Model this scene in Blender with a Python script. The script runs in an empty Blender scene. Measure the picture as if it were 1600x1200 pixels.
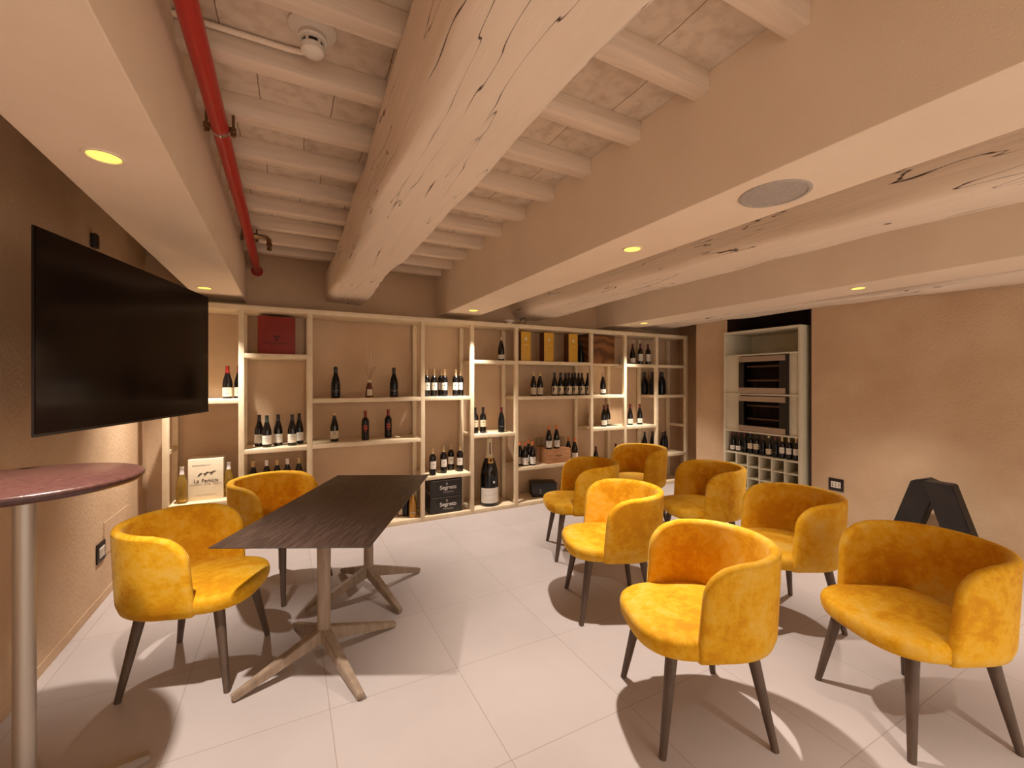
import bpy, bmesh, math, random
from mathutils import Vector, Matrix
random.seed(7)
C = bpy.context.scene.collection
PI = math.pi
# ---------------------------------------------------------------- survey helpers
# room frame: x along the shelf wall, y towards it, z up, metres. Camera stands at (0,0,1.5).
FPX, HY, YAW, CH = 670.0, 596.0, math.atan(350/670), 1.5
CA, SA = math.cos(YAW), math.sin(YAW)
def c2r(X, Z): return (X*CA+Z*SA, -X*SA+Z*CA)
def at(px, py, Y):
    "point on the plane y=Y"
    t = (px-800)/FPX; Z = Y/(CA-t*SA)
    return (Z*(SA+t*CA), Y, CH-(py-HY)*Z/FPX)
def atx(px, py, X):
    t = (px-800)/FPX; Z = X/(SA+t*CA)
    return (X, Z*(CA-t*SA), CH-(py-HY)*Z/FPX)
def gnd(px, py, z=0.0):
    Z = FPX*(CH-z)/(py-HY); x, y = c2r((px-800)/FPX*Z, Z); return (x, y, z)

# ---------------------------------------------------------------- materials
def nt(name):
    m = bpy.data.materials.new(name); m.use_nodes = True
    n = m.node_tree.nodes; l = m.node_tree.links
    return m, n, l, n['Principled BSDF']
def sRGB(r, g, b):
    f = lambda c: (c/255/12.92) if c/255 <= .04045 else ((c/255+.055)/1.055)**2.4
    return (f(r), f(g), f(b), 1)
def simple(name, col, rough=.5, metal=0, spec=.5, **kw):
    m, n, l, b = nt(name)
    b.inputs['Base Color'].default_value = col; b.inputs['Roughness'].default_value = rough
    b.inputs['Metallic'].default_value = metal; b.inputs['Specular IOR Level'].default_value = spec
    for k, v in kw.items(): b.inputs[k].default_value = v
    # slight surface variation
    tc = n.new('ShaderNodeTexCoord'); no = n.new('ShaderNodeTexNoise'); no.inputs['Scale'].default_value = 35
    mr = n.new('ShaderNodeMapRange'); mr.inputs['To Min'].default_value = max(0, rough-.05); mr.inputs['To Max'].default_value = min(1, rough+.05)
    l.new(tc.outputs['Object'], no.inputs['Vector']); l.new(no.outputs['Fac'], mr.inputs['Value']); l.new(mr.outputs['Result'], b.inputs['Roughness'])
    return m
def mottled(name, c1, c2, scale=4, rough=.8, bump=.15, bscale=60, vec='Object', stretch=(1,1,1), lo=.35, hi=.65, detail=6, bdist=.01):
    m, n, l, b = nt(name)
    tc = n.new('ShaderNodeTexCoord'); mp = n.new('ShaderNodeMapping'); mp.inputs['Scale'].default_value = stretch
    no = n.new('ShaderNodeTexNoise'); no.inputs['Scale'].default_value = scale; no.inputs['Detail'].default_value = detail
    cr = n.new('ShaderNodeValToRGB'); cr.color_ramp.elements[0].position = lo; cr.color_ramp.elements[1].position = hi
    cr.color_ramp.elements[0].color = c1; cr.color_ramp.elements[1].color = c2
    n2 = n.new('ShaderNodeTexNoise'); n2.inputs['Scale'].default_value = bscale; n2.inputs['Detail'].default_value = 4
    bp = n.new('ShaderNodeBump'); bp.inputs['Strength'].default_value = bump; bp.inputs['Distance'].default_value = bdist
    l.new(tc.outputs[vec], mp.inputs['Vector']); l.new(mp.outputs[0], no.inputs['Vector']); l.new(mp.outputs[0], n2.inputs['Vector'])
    l.new(no.outputs['Fac'], cr.inputs['Fac']); l.new(cr.outputs['Color'], b.inputs['Base Color'])
    l.new(n2.outputs['Fac'], bp.inputs['Height']); l.new(bp.outputs[0], b.inputs['Normal'])
    b.inputs['Roughness'].default_value = rough
    return m
M = {}
M['plaster'] = mottled('wall_plaster', (.56,.38,.235,1), (.64,.46,.30,1), 2.2, .85, .35, 45)
M['soffit'] = mottled('soffit_paint', (.84,.69,.53,1), (.88,.73,.57,1), 3, .8, .08, 120)
M['dark_recess'] = mottled('recess_dark_brown', (.035,.012,.007,1), (.05,.02,.012,1), 5, .7, .1, 40)
M['rack_wood'] = mottled('whitewashed_rack_wood', (.74,.60,.40,1), (.82,.68,.48,1), 3, .6, .2, 30, stretch=(3,3,3))
M['rack_side'] = mottled('cabinet_paint', (.60,.54,.40,1), (.66,.60,.46,1), 4, .6, .1, 60)

def floor_mat():
    m, n, l, b = nt('floor_tiles')
    tc = n.new('ShaderNodeTexCoord'); mp = n.new('ShaderNodeMapping')
    mp.inputs['Location'].default_value = (-.785+.615*20, -1.505+.62*20, 0)
    br = n.new('ShaderNodeTexBrick'); br.offset = 0; br.squash = 1
    br.inputs['Scale'].default_value = 1; br.inputs['Brick Width'].default_value = .615; br.inputs['Row Height'].default_value = .62
    br.inputs['Mortar Size'].default_value = .0019; br.inputs['Mortar Smooth'].default_value = .2; br.inputs['Bias'].default_value = 0
    br.inputs['Color1'].default_value = (.50,.445,.437,1); br.inputs['Color2'].default_value = (.53,.473,.464,1); br.inputs['Mortar'].default_value = (.36,.30,.275,1)
    no = n.new('ShaderNodeTexNoise'); no.inputs['Scale'].default_value = 2.5; no.inputs['Detail'].default_value = 8
    mx = n.new('ShaderNodeMix'); mx.data_type = 'RGBA'; mx.blend_type = 'MULTIPLY'; mx.inputs[0].default_value = 1
    cr = n.new('ShaderNodeValToRGB'); cr.color_ramp.elements[0].position = .3; cr.color_ramp.elements[1].position = .7
    cr.color_ramp.elements[0].color = (.93,.92,.92,1); cr.color_ramp.elements[1].color = (1,1,1,1)
    l.new(tc.outputs['Object'], mp.inputs['Vector']); l.new(mp.outputs[0], br.inputs['Vector']); l.new(tc.outputs['Object'], no.inputs['Vector'])
    l.new(no.outputs['Fac'], cr.inputs['Fac']); l.new(br.outputs['Color'], mx.inputs[6]); l.new(cr.outputs['Color'], mx.inputs[7]); l.new(mx.outputs[2], b.inputs['Base Color'])
    n2 = n.new('ShaderNodeTexNoise'); n2.inputs['Scale'].default_value = 9; n2.inputs['Detail'].default_value = 5
    mr = n.new('ShaderNodeMapRange'); mr.inputs['To Min'].default_value = .32; mr.inputs['To Max'].default_value = .5
    l.new(tc.outputs['Object'], n2.inputs['Vector']); l.new(n2.outputs['Fac'], mr.inputs['Value']); l.new(mr.outputs[0], b.inputs['Roughness'])
    bp = n.new('ShaderNodeBump'); bp.inputs['Strength'].default_value = .25; bp.inputs['Distance'].default_value = .003; bp.invert = True
    l.new(br.outputs['Fac'], bp.inputs['Height']); l.new(bp.outputs[0], b.inputs['Normal'])
    b.inputs['Specular IOR Level'].default_value = .35
    return m
M['floor'] = floor_mat()

def wood_white(name, c1, c2, crack=True, axis='y'):
    m, n, l, b = nt(name)
    tc = n.new('ShaderNodeTexCoord')
    st = (9,.8,9) if axis == 'y' else (.8,9,9)
    mp = n.new('ShaderNodeMapping'); mp.inputs['Scale'].default_value = st
    no = n.new('ShaderNodeTexNoise'); no.inputs['Scale'].default_value = 2.2; no.inputs['Detail'].default_value = 8; no.inputs['Distortion'].default_value = .6
    cr = n.new('ShaderNodeValToRGB'); cr.color_ramp.elements[0].position = .32; cr.color_ramp.elements[1].position = .62
    cr.color_ramp.elements[0].color = c1; cr.color_ramp.elements[1].color = c2
    l.new(tc.outputs['Object'], mp.inputs['Vector']); l.new(mp.outputs[0], no.inputs['Vector']); l.new(no.outputs['Fac'], cr.inputs['Fac'])
    col = cr.outputs['Color']; hsrc = no.outputs['Fac']
    if crack:
        mp2 = n.new('ShaderNodeMapping'); mp2.inputs['Scale'].default_value = (4.2,.26,4.2) if axis == 'y' else (.33,2.6,2.6)
        n2 = n.new('ShaderNodeTexNoise'); n2.inputs['Scale'].default_value = 2.0; n2.inputs['Detail'].default_value = 3; n2.inputs['Distortion'].default_value = .12; n2.inputs['Roughness'].default_value = .55
        s = n.new('ShaderNodeMath'); s.operation = 'SUBTRACT'; s.inputs[1].default_value = .5
        a = n.new('ShaderNodeMath'); a.operation = 'ABSOLUTE'
        mr = n.new('ShaderNodeMapRange'); mr.inputs['From Min'].default_value = 0.0015; mr.inputs['From Max'].default_value = .0055; mr.inputs['To Min'].default_value = 1; mr.inputs['To Max'].default_value = 0
        n3 = n.new('ShaderNodeTexNoise'); n3.inputs['Scale'].default_value = 1.7; n3.inputs['Detail'].default_value = 2
        g = n.new('ShaderNodeMapRange'); g.inputs['From Min'].default_value = .44; g.inputs['From Max'].default_value = .52
        mu = n.new('ShaderNodeMath'); mu.operation = 'MULTIPLY'
        l.new(tc.outputs['Object'], mp2.inputs['Vector']); l.new(mp2.outputs[0], n2.inputs['Vector']); l.new(n2.outputs['Fac'], s.inputs[0]); l.new(s.outputs[0], a.inputs[0]); l.new(a.outputs[0], mr.inputs['Value'])
        l.new(tc.outputs['Object'], n3.inputs['Vector']); l.new(n3.outputs['Fac'], g.inputs['Value']); l.new(mr.outputs[0], mu.inputs[0]); l.new(g.outputs[0], mu.inputs[1])
        # knots: sparse voronoi cells
        vo = n.new('ShaderNodeTexVoronoi'); vo.inputs['Scale'].default_value = 1.9
        k = n.new('ShaderNodeMapRange'); k.inputs['From Min'].default_value = .02; k.inputs['From Max'].default_value = .04; k.inputs['To Min'].default_value = .85; k.inputs['To Max'].default_value = 0
        l.new(tc.outputs['Object'], vo.inputs['Vector']); l.new(vo.outputs['Distance'], k.inputs['Value'])
        mxm = n.new('ShaderNodeMath'); mxm.operation = 'MAXIMUM'; l.new(mu.outputs[0], mxm.inputs[0]); l.new(k.outputs[0], mxm.inputs[1])
        mx = n.new('ShaderNodeMix'); mx.data_type = 'RGBA'; l.new(mxm.outputs[0], mx.inputs[0]); l.new(col, mx.inputs[6]); mx.inputs[7].default_value = (.07,.04,.025,1)
        col = mx.outputs[2]
    l.new(col, b.inputs['Base Color'])
    bp = n.new('ShaderNodeBump'); bp.inputs['Strength'].default_value = .5; bp.inputs['Distance'].default_value = .012
    l.new(hsrc, bp.inputs['Height']); l.new(bp.outputs[0], b.inputs['Normal'])
    b.inputs['Roughness'].default_value = .75
    return m
M['beam'] = wood_white('limewashed_beam_wood', (.80,.67,.53,1), (.84,.70,.56,1))
M['joist'] = wood_white('limewashed_joist_wood', (.72,.58,.45,1), (.82,.67,.53,1), False, 'x')

def ceil_mat():
    m, n, l, b = nt('limewashed_ceiling_tiles')
    tc = n.new('ShaderNodeTexCoord'); mp = n.new('ShaderNodeMapping'); mp.inputs['Location'].default_value = (.1, 0-.02+.39*10, 0)
    br = n.new('ShaderNodeTexBrick'); br.offset = .37; br.inputs['Scale'].default_value = 1; br.inputs['Brick Width'].default_value = .29; br.inputs['Row Height'].default_value = .39
    br.inputs['Mortar Size'].default_value = .0025; br.inputs['Color1'].default_value = (.76,.63,.50,1); br.inputs['Color2'].default_value = (.66,.54,.42,1); br.inputs['Mortar'].default_value = (.30,.21,.14,1)
    wn = n.new('ShaderNodeTexNoise'); wn.inputs['Scale'].default_value = 6; wn.inputs['Detail'].default_value = 4
    add = n.new('ShaderNodeMixRGB') if False else n.new('ShaderNodeMix'); add.data_type = 'VECTOR'; add.inputs[0].default_value = .02
    l.new(tc.outputs['Object'], wn.inputs['Vector']); l.new(tc.outputs['Object'], add.inputs[4]); l.new(wn.outputs['Color'], add.inputs[5])
    l.new(add.outputs[1], mp.inputs['Vector']); l.new(mp.outputs[0], br.inputs['Vector'])
    no = n.new('ShaderNodeTexNoise'); no.inputs['Scale'].default_value = 14; no.inputs['Detail'].default_value = 8
    cr = n.new('ShaderNodeValToRGB'); cr.color_ramp.elements[0].position = .3; cr.color_ramp.elements[1].position = .55
    cr.color_ramp.elements[0].color = (.78,.72,.66,1); cr.color_ramp.elements[1].color = (1,1,1,1)
    mx = n.new('ShaderNodeMix'); mx.data_type = 'RGBA'; mx.blend_type = 'MULTIPLY'; mx.inputs[0].default_value = 1
    l.new(tc.outputs['Object'], no.inputs['Vector']); l.new(no.outputs['Fac'], cr.inputs['Fac']); l.new(br.outputs['Color'], mx.inputs[6]); l.new(cr.outputs['Color'], mx.inputs[7]); l.new(mx.outputs[2], b.inputs['Base Color'])
    bp = n.new('ShaderNodeBump'); bp.inputs['Strength'].default_value = .5; bp.inputs['Distance'].default_value = .01
    l.new(no.outputs['Fac'], bp.inputs['Height']); l.new(bp.outputs[0], b.inputs['Normal']); b.inputs['Roughness'].default_value = .85
    return m
M['ceil'] = ceil_mat()

def velvet():
    m, n, l, b = nt('mustard_velvet')
    tc = n.new('ShaderNodeTexCoord'); oi = n.new('ShaderNodeObjectInfo')
    ad = n.new('ShaderNodeVectorMath'); ad.operation = 'ADD'
    sc = n.new('ShaderNodeVectorMath'); sc.operation = 'SCALE'; sc.inputs['Scale'].default_value = 9
    co = n.new('ShaderNodeCombineXYZ'); l.new(oi.outputs['Random'], co.inputs[0]); l.new(oi.outputs['Random'], co.inputs[1]); l.new(co.outputs[0], sc.inputs[0])
    l.new(tc.outputs['Object'], ad.inputs[0]); l.new(sc.outputs[0], ad.inputs[1])
    n1 = n.new('ShaderNodeTexNoise'); n1.inputs['Scale'].default_value = 4.5; n1.inputs['Detail'].default_value = 5; n1.inputs['Distortion'].default_value = .4; n1.inputs['Roughness'].default_value = .65
    n2 = n.new('ShaderNodeTexNoise'); n2.inputs['Scale'].default_value = 26; n2.inputs['Detail'].default_value = 6; n2.inputs['Roughness'].default_value = .7
    mm = n.new('ShaderNodeMath'); mm.operation = 'MULTIPLY_ADD'; mm.inputs[1].default_value = .35
    m0 = n.new('ShaderNodeMath'); m0.operation = 'MULTIPLY'; m0.inputs[1].default_value = .65
    l.new(ad.outputs[0], n1.inputs['Vector']); l.new(ad.outputs[0], n2.inputs['Vector']); l.new(n1.outputs['Fac'], m0.inputs[0]); l.new(n2.outputs['Fac'], mm.inputs[0]); l.new(m0.outputs[0], mm.inputs[2])
    cr = n.new('ShaderNodeValToRGB'); e = cr.color_ramp.elements
    e[0].position = .42; e[0].color = (.60,.265,.005,1); e[1].position = .66; e[1].color = (.74,.47,.095,1)
    x = e.new(.5); x.color = (.70,.365,.010,1)
    l.new(mm.outputs[0], cr.inputs['Fac']); l.new(cr.outputs['Color'], b.inputs['Base Color'])
    b.inputs['Roughness'].default_value = .75; b.inputs['Specular IOR Level'].default_value = .2
    b.inputs['Sheen Weight'].default_value = .3; b.inputs['Sheen Roughness'].default_value = .35; b.inputs['Sheen Tint'].default_value = (1,.82,.35,1)
    bp = n.new('ShaderNodeBump'); bp.inputs['Strength'].default_value = .25; bp.inputs['Distance'].default_value = .004
    l.new(n2.outputs['Fac'], bp.inputs['Height']); l.new(bp.outputs[0], b.inputs['Normal'])
    return m
M['velvet'] = velvet()
M['leg_wood'] = mottled('dark_ash_leg', (.075,.046,.03,1), (.11,.07,.048,1), 6, .5, .2, 30, stretch=(6,6,.8))
M['top_wood'] = mottled('dark_stained_oak_top', (.035,.02,.016,1), (.072,.046,.038,1), 9, .38, .35, 14, stretch=(9,.7,5), lo=.4, hi=.62, detail=8, bdist=.004)
M['bar_top'] = mottled('reddish_brown_bar_top', (.062,.024,.020,1), (.092,.038,.031,1), 60, .3, .1, 90)
M['pedestal'] = mottled('taupe_oak_pedestal', (.26,.185,.13,1), (.34,.25,.18,1), 6, .55, .25, 20, stretch=(6,6,1))
M['bar_pole'] = simple('brushed_steel_pole', (.46,.41,.36,1), .42, .65)
M['red'] = simple('red_pipe_paint', (.42,.012,.008,1), .35)
M['redbox'] = mottled('red_carton', (.22,.012,.004,1), (.27,.018,.006,1), 5, .6, .05)
M['white_plastic'] = simple('white_plastic', (.78,.70,.60,1), .45)
M['grille'] = mottled('speaker_grille', (.42,.37,.33,1), (.50,.44,.39,1), 90, .6, .5, 300)
M['black'] = simple('black_plastic', (.012,.009,.008,1), .4)
M['screen'] = simple('tv_screen_glass', (.0035,.0012,.0012,1), .14, 0, .16)
M['tvside'] = simple('tv_edge', (.006,.004,.004,1), .4)
M['chrome'] = simple('chrome', (.6,.58,.55,1), .22, 1)
M['brass'] = simple('dark_brass', (.25,.15,.08,1), .35, 1)
M['steel'] = simple('brushed_steel_panel', (.50,.42,.36,1), .38, .85)
M['glassdark'] = simple('cooler_inside_dark', (.012,.007,.006,1), .3)
M['rackedge'] = simple('cooler_rack_wood', (.42,.30,.20,1), .5)
M['bottle'] = simple('dark_bottle_glass', (.005,.004,.004,1), .09, 0, .55)
M['black_matt'] = simple('matt_black_bottle', (.004,.004,.006,1), .25, 0, .35)
M['paper'] = simple('label_paper', (.80,.74,.66,1), .7)
M['cream'] = simple('cream_label_paper', (.72,.60,.42,1), .7)
M['ink'] = simple('printing_ink', (.05,.04,.045,1), .6)
M['redink'] = simple('red_printing_ink', (.45,.06,.02,1), .6)
M['whiteink'] = simple('white_printing_ink', (.82,.80,.78,1), .6)
M['greyink'] = simple('grey_printing_ink', (.42,.38,.34,1), .6)
M['darkred'] = simple('dark_red_print', (.08,.003,.002,1), .6)
M['cap_red'] = simple('red_capsule', (.22,.010,.008,1), .35)
M['cap_white'] = simple('white_capsule', (.80,.74,.72,1), .4)
M['cap_gold'] = simple('gold_capsule', (.60,.42,.22,1), .3, .5)
M['cap_orange'] = simple('orange_capsule', (.72,.20,.05,1), .35)
M['cap_black'] = simple('black_capsule', (.015,.012,.014,1), .3)
M['cap_green'] = simple('dark_green_capsule', (.03,.05,.035,1), .35)
M['cap_wine'] = simple('burgundy_capsule', (.10,.008,.012,1), .3)
M['gold_foil'] = simple('gold_foil', (.72,.50,.18,1), .3, .8)
M['yellow_carton'] = mottled('golden_carton', (.62,.33,.02,1), (.70,.40,.04,1), 6, .45, .05)
M['carton_dark'] = mottled('brown_trim_and_side_shade', (.11,.03,.008,1), (.14,.045,.012,1), 6, .55, .05)  # brown trim; also paints shade onto the yellow cartons' sides
M['white_carton'] = mottled('cream_cardboard', (.80,.70,.52,1), (.84,.74,.56,1), 4, .7, .05)
M['black_carton'] = mottled('black_cardboard', (.014,.011,.009,1), (.024,.019,.015,1), 6, .5, .1)
M['crate'] = mottled('pine_crate_wood', (.42,.19,.08,1), (.58,.30,.14,1), 5, .6, .2, 30, stretch=(1,8,8), detail=8)
def plywood():
    m, n, l, b = nt('burl_plywood'); tc = n.new('ShaderNodeTexCoord'); w = n.new('ShaderNodeTexWave')
    w.inputs['Scale'].default_value = 3.2; w.inputs['Distortion'].default_value = 9; w.inputs['Detail'].default_value = 3; w.wave_type = 'RINGS'
    cr = n.new('ShaderNodeValToRGB'); cr.color_ramp.elements[0].color = (.10,.035,.008,1); cr.color_ramp.elements[1].color = (.26,.105,.03,1)
    l.new(tc.outputs['Object'], w.inputs['Vector']); l.new(w.outputs['Fac'], cr.inputs['Fac']); l.new(cr.outputs['Color'], b.inputs['Base Color']); b.inputs['Roughness'].default_value = .55
    return m
M['ply'] = plywood()
def glassy(name, col, rough=.02, alpha_mix=0, ior=1.45):
    m, n, l, b = nt(name); b.inputs['Base Color'].default_value = col; b.inputs['Roughness'].default_value = rough
    b.inputs['Transmission Weight'].default_value = 1; b.inputs['IOR'].default_value = ior
    return m
M['glass'] = glassy('clear_glass', (.92,.92,.90,1))
M['pane'] = glassy('cooler_door_glass', (.55,.50,.48,1), .01, ior=1.05)
M['yellow_glass'] = simple('white_wine_bottle', (.62,.40,.07,1), .08, 0, .6, **{'Transmission Weight': .75})
M['bronze_glass'] = simple('bronze_bottle', (.42,.22,.05,1), .25, .6)
M['amber'] = simple('amber_diffuser_glass', (.16,.045,.02,1), .12, 0, .5, **{'Transmission Weight': .3})
M['reed'] = simple('rattan_reed', (.34,.20,.09,1), .7)
def emit(name, col, s):
    m, n, l, b = nt(name); b.inputs['Base Color'].default_value = (.8,.6,.2,1); b.inputs['Emission Color'].default_value = col; b.inputs['Emission Strength'].default_value = s
    return m
M['lens'] = emit('spotlight_lens', (1,.80,.09,1), 1.3)

# ---------------------------------------------------------------- geometry helpers
def finish(bm, name, mats, parent=None, smooth=None, loc=None, rot=None):
    me = bpy.data.meshes.new(name); bmesh.ops.recalc_face_normals(bm, faces=bm.faces); bm.to_mesh(me); bm.free()
    for m in (mats if isinstance(mats, (list, tuple)) else [mats]): me.materials.append(m)
    if smooth:
        for p in me.polygons: p.use_smooth = True
        if smooth != True and smooth < 180: me.set_sharp_from_angle(angle=math.radians(smooth))
    o = bpy.data.objects.new(name, me); C.objects.link(o)
    if parent: o.parent = parent
    if loc: o.location = loc
    if rot: o.rotation_euler = rot
    return o
def box(bm, x0, y0, z0, x1, y1, z1, mi=0, bev=0, mat=None):
    r = bmesh.ops.create_cube(bm, size=1); vs = r['verts']
    bmesh.ops.scale(bm, verts=vs, vec=(x1-x0, y1-y0, z1-z0)); bmesh.ops.translate(bm, verts=vs, vec=((x0+x1)/2, (y0+y1)/2, (z0+z1)/2))
    if mat: bmesh.ops.transform(bm, verts=vs, matrix=mat)
    fs = set(f for v in vs for f in v.link_faces)
    for f in fs: f.material_index = mi
    if bev:
        es = list(set(e for v in vs for e in v.link_edges)); rr = bmesh.ops.bevel(bm, geom=es, offset=bev, segments=2, affect='EDGES', profile=.6)
        for f in rr['faces']: f.material_index = mi
def lathe(bm, prof, seg=28, mi=0, cap=True, mat=None):
    rings = []; nv = []
    for r, z in prof:
        ring = [bm.verts.new((r*math.cos(2*PI*k/seg), r*math.sin(2*PI*k/seg), z)) for k in range(seg)]; rings.append(ring); nv += ring
    for a, b in zip(rings, rings[1:]):
        for k in range(seg):
            f = bm.faces.new((a[k], a[(k+1)%seg], b[(k+1)%seg], b[k])); f.material_index = mi
    if cap:
        for ring, rv in ((rings[0], True), (rings[-1], False)):
            f = bm.faces.new(list(reversed(ring)) if rv else ring); f.material_index = mi
    if mat: bmesh.ops.transform(bm, verts=nv, matrix=mat)
def tube(bm, pts, rad, seg=12, mi=0, closed_ends=True):
    pts = [Vector(p) for p in pts]; n = len(pts); rads = rad if isinstance(rad, (list, tuple)) else [rad]*n
    rings = []; up = Vector((0,0,1)); ref = None
    for i, p in enumerate(pts):
        d = (pts[min(i+1, n-1)]-pts[max(i-1, 0)]).normalized()
        if ref is None:
            ref = up if abs(d.z) < .9 else Vector((1,0,0))
        s = d.cross(ref).normalized(); t = s.cross(d).normalized(); ref = t
        rings.append([bm.verts.new(p+rads[i]*(math.cos(2*PI*k/seg)*s+math.sin(2*PI*k/seg)*t)) for k in range(seg)])
    for a, b in zip(rings, rings[1:]):
        for k in range(seg): bm.faces.new((a[k], a[(k+1)%seg], b[(k+1)%seg], b[k])).material_index = mi
    if closed_ends:
        bm.faces.new(list(reversed(rings[0]))).material_index = mi; bm.faces.new(rings[-1]).material_index = mi
def bar(bm, p0, p1, w0, h0, w1, h1, bev=0):
    "tapered rectangular bar from p0 to p1, h measured upwards-ish"
    p0, p1 = Vector(p0), Vector(p1); d = (p1-p0).normalized(); ref = Vector((0,0,1)) if abs(d.z) < .95 else Vector((0,1,0))
    s = d.cross(ref).normalized(); t = s.cross(d).normalized(); vs = []
    for p, w, h in ((p0, w0, h0), (p1, w1, h1)):
        vs.append([bm.verts.new(p+a*w/2*s+b*h/2*t) for a, b in ((-1,-1), (1,-1), (1,1), (-1,1))])
    a, b = vs; fs = [bm.faces.new(a[::-1]), bm.faces.new(b)]
    for k in range(4): fs.append(bm.faces.new((a[k], a[(k+1)%4], b[(k+1)%4], b[k])))
    if bev: bmesh.ops.bevel(bm, geom=list(set(e for f in fs for e in f.edges)), offset=bev, segments=2, affect='EDGES')
def prism(bm, poly, h0, h1, mat=None, mi=0):
    "poly in xy extruded z h0..h1, then transformed"
    a = [bm.verts.new((x, y, h0)) for x, y in poly]; b = [bm.verts.new((x, y, h1)) for x, y in poly]
    bm.faces.new(a[::-1]).material_index = mi; bm.faces.new(b).material_index = mi
    for k in range(len(poly)): bm.faces.new((a[k], a[(k+1)%len(a)], b[(k+1)%len(a)], b[k])).material_index = mi
    if mat: bmesh.ops.transform(bm, verts=a+b, matrix=mat)
def tag(o, label, cat, group=None):
    o['label'] = label; o['category'] = cat
    if group: o['group'] = group
    return o
def struct(o, label=None):
    o['kind'] = 'structure'
    if label: o['label'] = label
    return o
def thing(name, label, cat, loc=(0,0,0), rz=0, group=None):
    o = bpy.data.objects.new(name, None); o.empty_display_size = .1; C.objects.link(o); o.location = loc; o.rotation_euler = (0,0,rz)
    return tag(o, label, cat, group)
def copy_tree(o, parent=None):
    c = o.copy(); C.objects.link(c)
    if parent: c.parent = parent
    for ch in list(o.children): copy_tree(ch, c)
    return c
def text_mesh(name, s, size, mat, parent, loc, rot, ext=.0006, align='CENTER', shear=0, space=1, bold=0):
    cu = bpy.data.curves.new(name, 'FONT'); cu.body = s; cu.size = size; cu.align_x = align; cu.align_y = 'CENTER'; cu.extrude = ext; cu.shear = shear; cu.space_character = space; cu.offset = bold
    o = bpy.data.objects.new(name+'_tmp', cu); C.objects.link(o); dg = bpy.context.evaluated_depsgraph_get(); me = bpy.data.meshes.new_from_object(o.evaluated_get(dg))
    bpy.data.objects.remove(o); me.materials.clear(); me.materials.append(mat)
    o = bpy.data.objects.new(name, me); C.objects.link(o); o.parent = parent; o.location = loc; o.rotation_euler = rot
    return o

# ---------------------------------------------------------------- room
XL, XR, YB, YF, ZC = -1.12, 5.15, 4.90, -2.2, 2.79
XO, XC, YC = 6.4, 5.62, 4.195    # outer limit, recess side wall, corner where the right wall steps back
T = .12
bm = bmesh.new(); box(bm, XL-T, YF-T, -.1, XO, YB+T, 0); struct(finish(bm, 'floor', M['floor']), 'pale pinkish-grey square floor tiles')
bm = bmesh.new(); box(bm, XL-T, YF-T, ZC, XO, YB+T, ZC+.1); ceiling = struct(finish(bm, 'ceiling', M['ceil']), 'limewashed ceiling of flat clay tiles')
bm = bmesh.new(); box(bm, XL-T, YF, 0, XL, YB, ZC); struct(finish(bm, 'wall_left', M['plaster']))
bm = bmesh.new(); box(bm, XL-T, YB, 0, XO, YB+T, ZC); struct(finish(bm, 'wall_back', M['plaster']))
NY0, NY1, NZ, ND = 2.679, 3.712, 2.50, .60
bm = bmesh.new()
for b_ in ((XR, YF, 0, XO, NY0-.0, ZC), (XR, NY1, 0, XO, YC, ZC), (XC, YC, 0, XO, YB, ZC), (XR, NY0, NZ, XO, NY1, ZC), (XR+ND, NY0, 0, XO, NY1, NZ)): box(bm, *b_)
struct(finish(bm, 'wall_right', M['plaster']))
bm = bmesh.new()   # thin dark brown sheets over the niche's sides, top and back
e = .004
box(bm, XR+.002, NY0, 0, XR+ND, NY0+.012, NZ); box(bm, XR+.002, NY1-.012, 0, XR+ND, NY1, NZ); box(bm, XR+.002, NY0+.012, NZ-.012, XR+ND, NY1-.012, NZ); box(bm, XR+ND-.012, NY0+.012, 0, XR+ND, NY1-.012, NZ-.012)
struct(finish(bm, 'trim_7', M['dark_recess']), 'dark brown inner faces of the niche in the right wall')
bm = bmesh.new(); box(bm, XL, YF, 0, XL+.005, YB, .06, 0, .002); struct(finish(bm, 'baseboard_left', M['plaster']))
# soffits
def soffit(n, x0, x1, lab):
    bm = bmesh.new(); box(bm, x0, YF, 2.26, x1, YB, ZC, 0, .004); return struct(finish(bm, 'trim_%d' % n, M['soffit']), lab)
soffit(1, -.727, -.355, 'left boxed soffit above the television')
soffit(2, 1.55, 1.955, 'middle boxed soffit with round speaker')
soffit(3, 3.94, 4.40, 'right boxed soffit')
# big timber beams
def log_beam(n, xc, hw, zb, zt, lab, seed, wob=.012, taper=0):
    rnd = random.Random(seed); bm = bmesh.new(); rings = []; N = 28; ny = 70
    ph = [rnd.uniform(0, 6.28) for _ in range(12)]
    for i in range(ny+1):
        y = YF+(YB-YF)*i/ny; ring = []
        cz, hh = (zb+zt)/2, (zt-zb)/2
        k = 1-taper*max(0, (y-4.2)/.7)
        for j in range(N):
            a = 2*PI*j/N; c, s = math.cos(a), math.sin(a); ex = 2/6.5
            x = math.copysign(abs(c)**ex, c)*hw; z = math.copysign(abs(s)**ex, s)*hh
            w = wob*(math.sin(1.3*y+ph[0]+2*a)+.6*math.sin(2.9*y+ph[1]+3*a)+.35*math.sin(6.1*y+ph[2]+5*a)+.2*math.sin(11*y+ph[3]+2*a))
            f = 1+w/hw
            zz = cz+z*(f if s < 0 else 1)
            if k < 1 and s < 0: zz = zz+(1-k)*hh*.5
            ring.append(bm.verts.new((xc+x*f*(k if k < 1 else 1)+.012*math.sin(.9*y+ph[4]), y, min(zz, zt))))
        rings.append(ring)
    for a, b in zip(rings, rings[1:]):
        for k in range(N): bm.faces.new((a[k], a[(k+1)%N], b[(k+1)%N], b[k]))
    bm.faces.new(rings[0][::-1]); bm.faces.new(rings[-1])
    return struct(finish(bm, 'trim_%d' % n, M['beam'], smooth=50), lab)
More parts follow.
